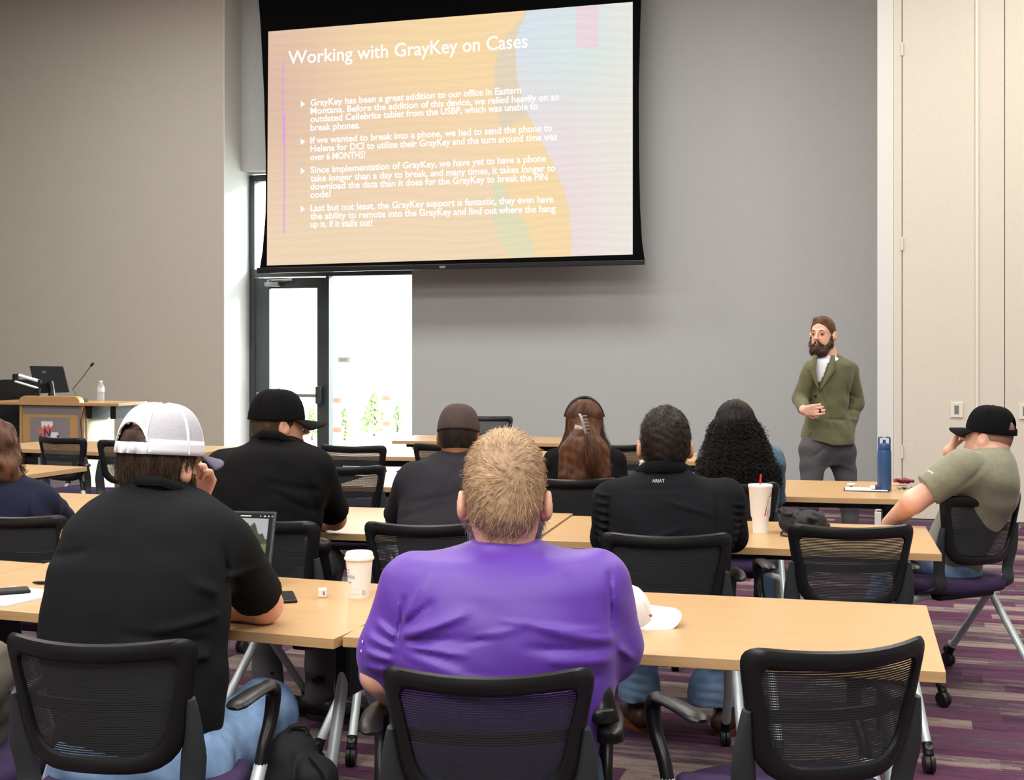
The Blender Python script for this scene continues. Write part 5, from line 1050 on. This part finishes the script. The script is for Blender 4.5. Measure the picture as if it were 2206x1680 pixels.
o_ = Vector(wL)+V(.055, -.075, -.005); t2 = thing('presentation_clicker', 'black clicker in the hand of the standing man', 'remote', o_); MB().tube([(-.03, .03, -.0), (.035, -.02, .008)], [(.014, .008), (.011, .007)], 10).build('body', M['gloss'], t2); MB().lathe([(.005, .007), (.004, .010)], 10).build('button', M['alu'], t2)
# ---------------------------------------------------------------- lectern and what stands on it
LD = 10.74
def LP(px, py, dd=0.0): s_, z = WP(px, py, LD); return s_, z
lo_ = wl(LP(112, 0)[0], LD, 0); ls = LP(112, 0)[0]
t = thing('lectern', 'wooden lectern with grey front panel and emblem, desk wings on both sides', 'lectern', lo_, -TH)
X = lambda px: LP(px, 0)[0]-ls
Z = lambda py: HC-(py-HY)/F*12.6
xa, xb = X(42), X(181); zt = Z(873)
g = MB(); g.box((xa, .0, .02), (xa+.03, .5, zt)); g.box((xb-.03, 0, .02), (xb, .5, zt)); g.box((xa, .02, .02), (xb, .04, zt)); g.box((xa, .48, .02), (xb, .5, zt)); g.box((xa, 0, 0), (xb, .5, .05)); g.build('cabinet', M['wood_l'], t, smooth=False)
MB().box((xa+.03, .008, .05), (xb-.03, .02, zt)).build('grey_front', M['greylam'], t, smooth=False)
MB().box((X(49), .0, .25), (X(167), .008, Z(893))).build('wood_panel', M['wood_l'], t, smooth=False)
pn = MB().box((X(66), -.006, .35), (X(150), .001, Z(899))).build('emblem_panel', M['greylam'], t, smooth=False)
MB().box((xb, .04, .04), (xb+.012, .47, zt-.10)).build('side_panel', mat('sunlit_side_laminate', C(226, 214, 176), .6), t, smooth=False)  # sunlight on the cabinet side put into this paler sheet's colour
g = MB(); g.loops([[V(x, y, z) for x, z in rpoly_] for y in (-.03, .05) for rpoly_ in [[(X(45), zt), (X(175), zt), (X(175), zt+.05), (X(171), zt+.075), (X(165), zt+.088), (X(55), zt+.088), (X(49), zt+.075), (X(45), zt+.05)]]])
g.build('hood_panel', M['wood_l'], t, smooth=False, bevel=.004)
MB().box((X(-30), -.02, zt-.0), (X(258), .46, zt+.028)).build('desk_top', M['wood_l'], t, smooth=False, bevel=.003)
g = MB()
for px in (190, 241): g.box((X(px)-.03, .02, zt-.12), (X(px)+.03, .42, zt))
g.build('bracket', M['black'], t, smooth=False)
g = MB().tube([(X(181), .0, zt-.02), (X(178), -.03, zt-.15), (X(182), -.03, zt-.35), (X(184), -.02, .5)], .004, 6); g.build('cable', M['gloss'], t)
g = MB(); W_ = mat('emblem_white', C(216, 214, 220), .6); k = 3.818; e = lambda x, y, o=.008: V(X(x/k), -o, Z(740+y/k))
g.v = [e(*q) for q in ((343, 640), (437, 640), (440, 690), (428, 728), (480, 728), (485, 752), (505, 768), (492, 780), (440, 776), (355, 778), (360, 725), (346, 690))]; g.f = [tuple(range(12))]; em = g.build('emblem', W_, pn, smooth=False)
or_ = mat('emblem_orange', C(205, 104, 70), .6); pu = mat('emblem_purple', C(62, 46, 120), .6)
g = MB(); g.v = [e(*q, .0095) for q in ((318, 715), (350, 700), (372, 668), (388, 690), (404, 662), (418, 690), (445, 668), (432, 720), (410, 765), (372, 770), (352, 745), (325, 742))]; g.f = [tuple(range(12))]; g.build('emblem_flourish', or_, em, smooth=False)
text_obj('emblem_letter', 'N', pu, lambda x, y: e(368+54*x, 764-66*y, .0115), em, off=.03)
g = MB(); g.v = [e(*q, .0095) for q in ((465, 756), (492, 752), (500, 770), (480, 772))]; g.f = [(0, 1, 2, 3)]; g.build('emblem_mark', pu, em, smooth=False)
LZ = zt+.028
def onl(px, dy, z=0): return wl(ls+X(px), LD+dy, LZ+z)
# monitor on an arm
o_ = onl(105, .25); t = thing('computer_monitor', 'black monitor seen from behind on the lectern', 'monitor', o_)
q = [P(63.5, 788.5, 12.75), P(136, 790, 12.98), P(149.5, 845, 12.92), P(77, 848, 12.7)]; g = MB(); n_ = V(-.28, .95, .12)*.03; g.loops([[p-o_ for p in q], [p-o_+n_ for p in q]]); g.build('casing', mat('matte_black', C(14, 16, 17), .7, spec=.1), t, smooth=False, bevel=.006)
MB().tube([P(108, 822, 12.8)-o_, P(112, 838, 12.8)-o_, P(112, 866, 12.8)-o_], [.03, .025, .05], 12).build('stand', M['gloss'], t)
text_obj('maker_mark', 'DELL', M['greytxt'], lambda x, y: P(91+8*x, 803-4*y, 12.735+.02*x)-o_, t, off=.02)
o_ = P(36, 845, 12.72); t = thing('monitor_arm', 'jointed silver and black arm beside the monitor on the lectern', 'monitor arm', V(o_.x, o_.y, LZ)); o_ = V(o_.x, o_.y, LZ)
for a, b, r in (((40, 808), (84, 821), .020), ((32, 821), (82, 836), .013)): MB().tube([P(a[0], a[1], 12.66)-o_, P(b[0], b[1], 12.68)-o_], [(r, r*.7)]*2, 10).build('arm_segment', M['silver'], t, bevel=.004)
g = MB()
for a in ((34, 812, .032), (85, 822, .02), (83, 840, .018)): g.lathe([(.4*a[2], -a[2]), (a[2], -a[2]*.8), (a[2], a[2]*.8), (.4*a[2], a[2])], 12, Matrix.Translation(P(a[0], a[1], 12.68)-o_))
g.tube([P(83, 836, 12.68)-o_, P(83, 868, 12.68)-o_], .018, 10); g.build('joint', M['gloss'], t)
o_ = onl(152, .15); t = thing('gooseneck_microphone', 'thin gooseneck microphone rising from the lectern', 'microphone', o_)
MB().box((-.07, -.04, 0), (.06, .05, .03)).build('base', M['gloss'], t, bevel=.008); yy = o_.y
MB().tube([V(-.01, 0, .03)]+[P(a, b, yy)-o_ for a, b in ((157, 838), (176, 815), (196, 788))], [.006, .005, .004, .004], 8).build('neck', M['frame'], t)
MB().tube([P(195, 789, yy)-o_, P(198, 785.5, yy)-o_, P(202, 782, yy)-o_], [.008, .013, .009], 10).build('head', M['gloss'], t)
o_ = onl(130, .10); tag(MB().box((-.03, -.02, 0), (.03, .02, .05)).build('desk_clock', M['silver'], loc=o_, bevel=.004), 'tiny silver object on the lectern below the monitor', 'box')
o_ = P(217, 863.5, 13.0); o_.z = LZ
def bottle(nm, lab, o, h, r, lidm, lbl=None):
    t = thing(nm, lab, 'bottle', o)
    MB().lathe([(r*.8, 0), (r, .006), (r, h*.22), (r*.93, h*.30), (r, h*.38), (r, h*.62), (r*.85, h*.75), (r*.42, h*.88), (r*.40, h*.93)], 20).build('body', M['clear'], t)
    MB().lathe([(r*.45, h*.93), (r*.45, h), (r*.2, h)], 16).build('lid', lidm, t)
    if lbl: MB().lathe([(r*1.01, h*.45), (r*1.01, h*.68)], 20, cap=False).build('label_band', lbl, t)
bottle('water_bottle', 'clear plastic water bottle with white cap on the lectern desk wing', o_, .195, .036, M['plastic_w'], mat('pale_label', C(196, 208, 220), .5))
o_ = P(216, 884, 12.85); t = thing('projector', 'small silver projector hung under the right desk wing of the lectern', 'projector', o_)
MB().box((-.10, -.08, -.035), (.10, .1, .035)).build('casing', M['silver'], t, bevel=.012, smooth=False); MB().lathe([(.03, -.01), (.03, .02), (.015, .02)], 16, Matrix.Translation((0, -.085, .005)) @ Matrix.Rotation(math.radians(90), 4, 'X')).build('lens', M['gloss'], t)
# tall office chair behind the lectern
o_ = P(35, 0, 13.6); o_.z = 0; t = thing('office_chair', 'tall black office chair standing behind the left wing of the lectern', 'chair', o_, .3)
bo = rpoly([(-.20, 1.15), (.20, 1.15), (.24, .56), (-.24, .56)], [.09, .09, .07, .07]); MB().loops([[V(p.x*.9, -.16-.08*(p.y-.56), p.y) for p in bo], [V(p.x, -.14-.08*(p.y-.56), p.y) for p in bo], [V(p.x, -.10-.08*(p.y-.56), p.y) for p in bo], [V(p.x*.9, -.08-.08*(p.y-.56), p.y) for p in bo]]).build('backrest', M['black'], t)
S = SDF(); S.cap((-.12, .16, .50), (.12, .16, .50), .17, .17, .02); S.cut((0, 0, .53), (0, 0, 1)); S.cut((0, 0, .45), (0, 0, -1)); S.mesh('seat', M['black'], t, .012)
MB().tube([(0, .1, .46), (0, .1, .10)], .03, 10).build('column', M['gloss'], t)
g = MB()
for k in range(5): a = k*1.2566; g.tube([(0, .1, .11), (.28*math.cos(a), .1+.28*math.sin(a), .06)], [.025, .018], 8); g.lathe([(.03, -.03), (.03, .03)], 12, Matrix.Translation((.28*math.cos(a), .1+.28*math.sin(a), .03)) @ Matrix.Rotation(math.pi/2, 4, 'Y'))
g.build('base', M['gloss'], t)
for q in (-1, 1): MB().tube(spath([(q*.2, .2, .5), (q*.27, .15, .58), (q*.27, .1, .70), (q*.27, .22, .71)], 4), .018, 8).build('armrest', M['gloss'], t)
# dark purple side chair by the wall
o_ = P(428, 0, 12.6); o_.z = 0; t = thing('side_chair', 'dark purple padded side chair against the wall left of the bright window return', 'chair', o_, -1.1)
pd = mat('dark_purple_vinyl', C(58, 44, 66), .5)
MB().box((-.22, -.24, .48), (.22, -.20, .83)).build('backrest', pd, t, smooth=False, bevel=.012); MB().box((-.23, -.22, .42), (.23, .22, .47)).build('seat', pd, t, smooth=False, bevel=.012)
for x in (-.2, .2):
    for y in (-.2, .2): MB().tube([(x, y, 0), (x, y, .43 if y > 0 else .8)], .011, 8).build('leg', M['silver'], t)

# ---------------------------------------------------------------- things on the tables
def cup_text(parent, txt, m, r_at, z0, ch, a0, a1, off=0):
    def fn(x, y): a = a0+(a1-a0)*x; z = z0+ch*y; r = r_at(z)+.0004; return V(r*math.sin(a), -r*math.cos(a), z)
    return text_obj('cup_print', txt, m, fn, parent, off)
o_ = G(774, 1285, .74); t = thing('coffee_cup', 'white paper coffee cup with lid and blue print on the front left table', 'cup', o_)
rc = lambda z: .031+.0105*z/.118
b_ = MB().lathe([(.029, .003), (.031, 0), (.031, .001), (.0415, .118)], 40).build('cup_body', M['cup_w'], t)
MB().lathe([(.044, .114), (.046, .116), (.046, .121), (.0435, .123), (.0415, .134), (.039, .138), (.037, .1385), (.036, .135), (.01, .135)], 40).build('lid', M['plastic_w'], t)
cup_text(b_, 'COFFEE.', M['bluetxt'], rc, .060, .010, -1.75, -.18, .02); cup_text(b_, 'SERVICE', M['greytxt'], rc, .083, .005, -1.4, -.75); cup_text(b_, 'COPA', M['greytxt'], rc, .073, .005, -1.4, -.8); cup_text(b_, 'UN', M['gap'], rc, .045, .006, -.95, -.62, .02)
for z in (.010, .013, .028): cup_text(b_, 'contains hot liquid please recycle', M['greytxt'], rc, z, .0014, -.95, .1)
MB().tube([(rc(.02)*math.sin(a)+.0, -rc(.02)*math.cos(a)-.0006, .018+.006*math.sin(b)) for a, b in [(.52+.14*math.cos(q), q) for q in np.linspace(0, 6.28, 14)]], .0007, 5).build('recycling_mark', M['greytxt'], b_)
o_ = G(695, 1286, .74); t = thing('usb_charger', 'small white cube charger on the front left table beside the coffee cup', 'charger', o_, .15)
MB().box((-.013, -.013, 0), (.013, .013, .027)).build('casing', M['plastic_w'], t, smooth=False, bevel=.004); MB().box((.001, -.0136, .008), (.006, -.0128, .020)).build('port', M['greytxt'], t, smooth=False)
def phone(o, lab, rz, m=None):
    t = thing('smartphone', lab, 'phone', o, rz); MB().box((-.037, -.075, 0), (.037, .075, .010)).build('case', M['black'], t, smooth=False, bevel=.004); MB().box((-.033, -.070, .0095), (.033, .070, .0108)).build('screen', M['gloss'], t, smooth=False)
phone(G(610, 1290, .74), 'black smartphone half hidden by the elbow of the man in the mesh cap', .25)
o_ = G(20, 1287, .74); t = thing('notepad', 'white notepad under a phone at the left edge', 'notepad', o_, -.45); MB().box((-.11, -.12, 0), (.11, .12, .006)).build('pages', M['paper'], t, smooth=False)
g = MB()
for i in range(10): g.box((-.10, -.10+.02*i, .006), (.10, -.0992+.02*i, .0062))
g.build('ruled_lines', mat('lilac_line', C(196, 190, 214), .7), t, smooth=False)
p_ = G(8, 1282, .74); p_.z = .7465; phone(p_, 'dark smartphone lying on the white notepad at the left edge', -1.1)
o_ = G(90, 1259, .74); t = thing('pen', 'black pen beside the notepad at left', 'pen', o_+V(0, 0, .006), -.1); MB().tube([(-.03, 0, 0), (-.012, 0, 0), (.09, 0, 0)], [.003, .0055, .005], 10).build('barrel', M['gloss'], t); MB().tube([(.02, .0, .006), (.06, 0, .006)], .0015, 6).build('clip', M['alu'], t)
# laptop
o_ = G(520, 1262, .74); t = thing('laptop', 'open laptop showing a roadside photo, behind the arm of the man in the mesh cap', 'laptop', o_)
c4 = [P(405, 1098, 4.40), P(594, 1102, 4.22), P(577, 1247, 4.13), P(390, 1240, 4.31)]; c4[2].z = c4[3].z = .757; L4 = [p-o_ for p in c4]
nrm = (L4[1]-L4[0]).cross(L4[3]-L4[0]).normalized(); nrm = -nrm if nrm.y < 0 else nrm
ld = MB().loops([[p for p in L4], [p+nrm*.009 for p in L4]]).build('lid', M['frame'], t, smooth=False, bevel=.003)
bi = lambda u, v, off=-.0008: (L4[0]*(1-u)*(1-v)+L4[1]*u*(1-v)+L4[2]*u*v+L4[3]*(1-u)*v)+nrm*off
MB().grid(lambda u, v: bi(.03+.945*u, .03+.93*v, -.0005), 1, 1).build('bezel', M['gloss'], ld, smooth=False)
nn, mm = 120, 90; g = MB().grid(lambda u, v: bi(.05+.885*u, .10+.80*v, -.001), nn, mm)
lm = bpy.data.materials.new('laptop_light'); lm.use_nodes = True; N, L = nt(lm); b_ = N['Principled BSDF']; b_.inputs['Base Color'].default_value = (0, 0, 0, 1); at = N.new('ShaderNodeVertexColor'); at.layer_name = 'photo'; L.new(at.outputs[0], b_.inputs['Emission Color']); b_.inputs['Emission Strength'].default_value = .85
pc = g.build('display', lm, ld, smooth=False); uu, vv = np.meshgrid(np.linspace(0, 1, nn+1), np.linspace(0, 1, mm+1), indexing='ij'); uu = uu.ravel(); vv = vv.ravel()
rs = np.random.RandomState(2); nz = rs.uniform(-1, 1, len(uu)); sk = np.array([186, 188, 190.]); col_ = np.tile(sk, (len(uu), 1))
tre = .08+.22*sst((uu-.80)/.12)-.03*np.sin(uu*23)-.03*np.sin(uu*61+1); m1 = vv > tre; col_[m1] = (np.array([58, 70, 44])*(1+.35*nz[m1, None])); m2 = vv > .42+.02*np.sin(uu*9); col_[m2] = np.array([112, 132, 70])*(1+.12*nz[m2, None]); m3 = vv > .58+.08*(1-uu); col_[m3] = np.array([132, 132, 128])*(1+.06*nz[m3, None]); m4 = vv > .80-.05*uu; col_[m4] = np.array([104, 124, 64])*(1+.15*nz[m4, None]); m5 = vv > .90; col_[m5] = np.array([150, 126, 96])*(1+.2*nz[m5, None])
col_ = np.clip(col_, 0, 255)/255; col_ = ((col_+.055)/1.055)**2.4; ca = pc.data.color_attributes.new('photo', 'FLOAT_COLOR', 'POINT'); ca.data.foreach_set('color', np.concatenate([col_, np.ones((len(uu), 1))], 1).astype(np.float32).ravel())
for a, b in ((.62, .74), (.84, .85), (.88, .90), (.925, .94), (.965, .975)): MB().grid(lambda u, v: bi(a+(b-a)*u, .062+.014*v, -.0015), 1, 1).build('window_mark', M['whitetxt'], ld, smooth=False)
u_ = (L4[2]-L4[3]).normalized(); wv = (L4[2]-L4[3]).length; pv = V(u_.y, -u_.x, 0); a = L4[3].copy(); b = L4[2].copy(); a.z = b.z = 0; ba = MB().loops([[a, b, b+pv*.22, a+pv*.22], [p+V(0, 0, .016) for p in (a, b, b+pv*.22, a+pv*.22)]]).build('base', M['frame'], t, smooth=False, bevel=.003)
g = MB()
for r in range(5):
    for c in range(12): k = a+u_*(wv*(.08+.07*c))+pv*(.03+.02*r)+V(0, 0, .016); g.loops([[k, k+u_*.017, k+u_*.017+pv*.015, k+pv*.015], [q+V(0, 0, .0015) for q in (k, k+u_*.017, k+u_*.017+pv*.015, k+pv*.015)]])
g.build('keyboard', M['gloss'], t, smooth=False)
# white cap lying on the table
o_ = G(1346, 1352, .74); t = thing('white_cap', 'white baseball cap lying on the front right table by the purple sleeve', 'cap', o_)
wm = mat('white_cotton', C(234, 234, 236), .85, bump=.2, bscale=500)
make_cap(t, (0, 0, 0), (0, .02, .018), frm((1, .05, .06), (-.1, -.42, .9)), .80, wm, wm, True, wm, name='crown', bl=.105)
tag(MB().tube([V(.062, -.062, .045), V(.066, -.060, .047)], .004, 8).build('small_logo', M['redprint'], t), None, None)
# foam cup with straw
o_ = G(1638, 1146, .74); t = thing('foam_cup', 'large white foam cup with red stripes and a red straw', 'cup', o_)
rf = lambda z: .036+.011*z/.2 if z > .062 else .031+.003*z/.06
b_ = MB().lathe([(.030, 0), (.034, .058), (.0385, .066), (.0475, .183), (.050, .186), (.050, .194), (.048, .196), (.01, .196)], 40).build('cup_body', M['foam'], t)
MB().tube([(-.002, .0, .19), (.003, 0, .238)], .0042, 10).build('straw', M['red'], t)
def patch(name, pts, m): 
    g = MB(); g.v = [V(((.0385+.009*(z-.066)/.117)+.0006)*math.sin(a), -((.0385+.009*(z-.066)/.117)+.0006)*math.cos(a), z) for a, z in pts]; g.f = [tuple(range(len(pts)))]; return g.build(name, m, b_, smooth=False)
for k, (a, w_, h) in enumerate(((.22, .16, .036), (.50, .10, .028), (.74, .08, .02))): patch('red_stripe', [(a, .070), (a+w_*.8, .070), (a+w_*.8+.14, .070+h), (a+w_*.25+.14, .070+h)], M['redprint'])
for a, z, h in ((.86, .150, .012), (.62, .148, .005), (1.05, .155, .02)): patch('red_mark', [(a, z), (a+.2, z), (a+.26, z+h), (a+.1, z+h)], M['redprint'])
for i in range(9): a = .42+.07*(i % 3)+.03*i/3; z = .105+.013*(i//3)+.004*(i % 2); patch('black_scribble', [(a, z), (a+.04, z+.001), (a+.07, z+.012), (a+.05, z+.012)], M['gap'])
# black bag on the table
o_ = G(1725, 1150, .74); t = thing('crumpled_bag', 'crumpled black nylon bag beside the foam cup', 'bag', o_)
S = SDF(); S.ell(P(1712, 1128, 5.42), (.065, .055, .042), None, .03); S.ell(P(1745, 1122, 5.46), (.07, .05, .045), None, .03); S.ell(P(1697, 1112, 5.42), (.03, .03, .035), None, .02); S.ell(P(1768, 1132, 5.5), (.04, .04, .02), None, .02)
rr = random.Random(3)
for i in range(26): a = P(1680+rr.random()*90, 1100+rr.random()*40, 5.36+rr.random()*.1); S.fold(a, a+V(rr.uniform(-.05, .05), rr.uniform(-.03, .03), rr.uniform(-.03, .03)), .006, rr.choice((-.007, .008)))
S.cut((0, 0, .741), (0, 0, -1)); S.mesh('bag_body', M['bk_fabric'], t, .0045, o_)
MB().tube(spath([P(1690, 1140, 5.36)-o_, P(1683, 1152, 5.32)-o_, P(1710, 1155, 5.3)-o_, P(1735, 1148, 5.34)-o_], 5), .004, 6).build('drawstring', M['gloss'], t)
# blue bottle
o_ = G(1905, 1057, .74); t = thing('drink_bottle', 'tall blue insulated bottle with carry loop lid', 'bottle', o_); h = .215
MB().lathe([(.034, 0), (.0365, .004), (.0365, h-.012), (.034, h)], 32).build('body', M['bluebottle'], t)
l_ = MB().lathe([(.031, h), (.033, h+.004), (.033, h+.028), (.030, h+.034), (.008, h+.036), (.008, h+.052), (.005, h+.054)], 28).build('lid', M['bluebottle'], t)
MB().tube(spath([(-.029, 0, h+.02), (-.029, 0, h+.055), (-.024, 0, h+.066), (.024, 0, h+.066), (.029, 0, h+.055), (.029, 0, h+.02)], 4), [(.004, .009)]*21, 8, up=(1, 0, 0)).build('carry_loop', M['bluebottle'], l_)
o_ = G(1866, 1056, .74); t = thing('clipboard', 'notepad with white sheets lying by the blue bottle', 'notepad', o_, -.25); MB().box((-.115, -.075, 0), (.115, .075, .004)).build('board', M['frame'], t, smooth=False); MB().box((-.108, -.07, .004), (.108, .07, .008)).build('paper_sheet', M['paper'], t, smooth=False, bevel=.001)
o_ = G(1889, 1057, .74)+V(0, -.02, .02); t = thing('ointment_tube', 'navy and green tube with white cap lying on the notepad', 'tube', o_, .06)
MB().tube([(-.018, 0, 0), (.038, 0, 0)], [.0125, .0115], 16).build('tube_body', mat('navy_print', C(44, 44, 92), .4), t); MB().tube([(-.038, 0, 0), (-.018, 0, 0)], .011, 16).build('cap', M['plastic_w'], t); MB().tube([(.018, 0, 0), (.032, 0, 0)], .0127, 16).build('green_band', mat('green_print', C(76, 104, 84), .4), t)
o_ = G(1834, 1050, .74)+V(0, 0, .009); t = thing('earphone_case', 'small white shell case at the left end of the notepad', 'case', o_, .2); S = SDF(); S.ell((0, 0, .007), (.024, .014, .009), None, .01); S.mesh('shell', M['plastic_w'], t, .003)
g = MB().tube([(-.02, -.03, .0), (-.012, -.032, .0)], .004, 6); g.build('strap', M['gloss'], t)
o_ = G(1950, 1046, .74); t = thing('snack_wrapper', 'crinkled magenta wrapper by the elbow of the man in olive', 'wrapper', o_)
S = SDF(); S.ell((0, .02, .024), (.055, .03, .012), None, .01); S.ell((-.035, .0, .03), (.03, .02, .006), None, .01); S.wr(.004, 120, 3); S.mesh('wrapper_body', mat('magenta_foil', C(128, 42, 66), .3, .3), t, .004)
o_ = G(1950, 1052, .74)+V(0, -.04, 0); t = thing('key_ring', 'dark bunch of keys in front of the magenta wrapper', 'keys', o_)
for i in range(4): MB().box((-.05+.024*i, -.014, .002), (-.034+.024*i, .02, .010)).build('key', M['gloss'] if i % 2 else M['alu'], t, smooth=False, bevel=.003)
bottle('patterned_bottle', 'patterned bottle just showing left of the dark haired neck', G(1384, 1062, .74), .17, .034, M['plastic_w'], mat('blue_pattern', C(150, 176, 206), .5, col2=C(214, 214, 170), vscale=60))
# backpack
o_ = P(640, 0, 3.5); o_.z = 0; t = thing('backpack', 'black backpack standing on the carpet under the end of the front left table', 'backpack', o_)
S = SDF(); S.cap((.0, .0, .14), (-.03, .04, .40), .105, .085, .03); S.cap((.07, -.04, .12), (.045, -.02, .37), .08, .062, .02); S.cap((-.09, -.05, .12), (-.08, .0, .36), .07, .05, .02); S.fold((.02, -.12, .1), (.0, -.10, .45), .010, -.012); S.fold((.11, -.11, .08), (.09, -.09, .40), .006, .006); S.wr(.004, 22, 3); S.cut((0, 0, .003), (0, 0, -1)); S.mesh('bag_body', M['bk_fabric'], t, .006)
MB().tube(spath([(-.02, .02, .47), (-.02, .02, .495), (.02, .03, .495), (.02, .03, .47)], 5), .007, 8).build('top_handle', M['bk_fabric'], t)
MB().tube(spath([(.075, -.115, .08), (.10, -.10, .22), (.085, -.08, .38), (.04, -.06, .44)], 6), .0035, 6).build('zipper', M['gloss'], t)
MB().tube(spath([(-.10, -.07, .42), (-.15, -.10, .30), (-.14, -.10, .14), (-.09, -.08, .05)], 6), [(.022, .006)]*19, 8).build('shoulder_strap', M['bk_fabric'], t)
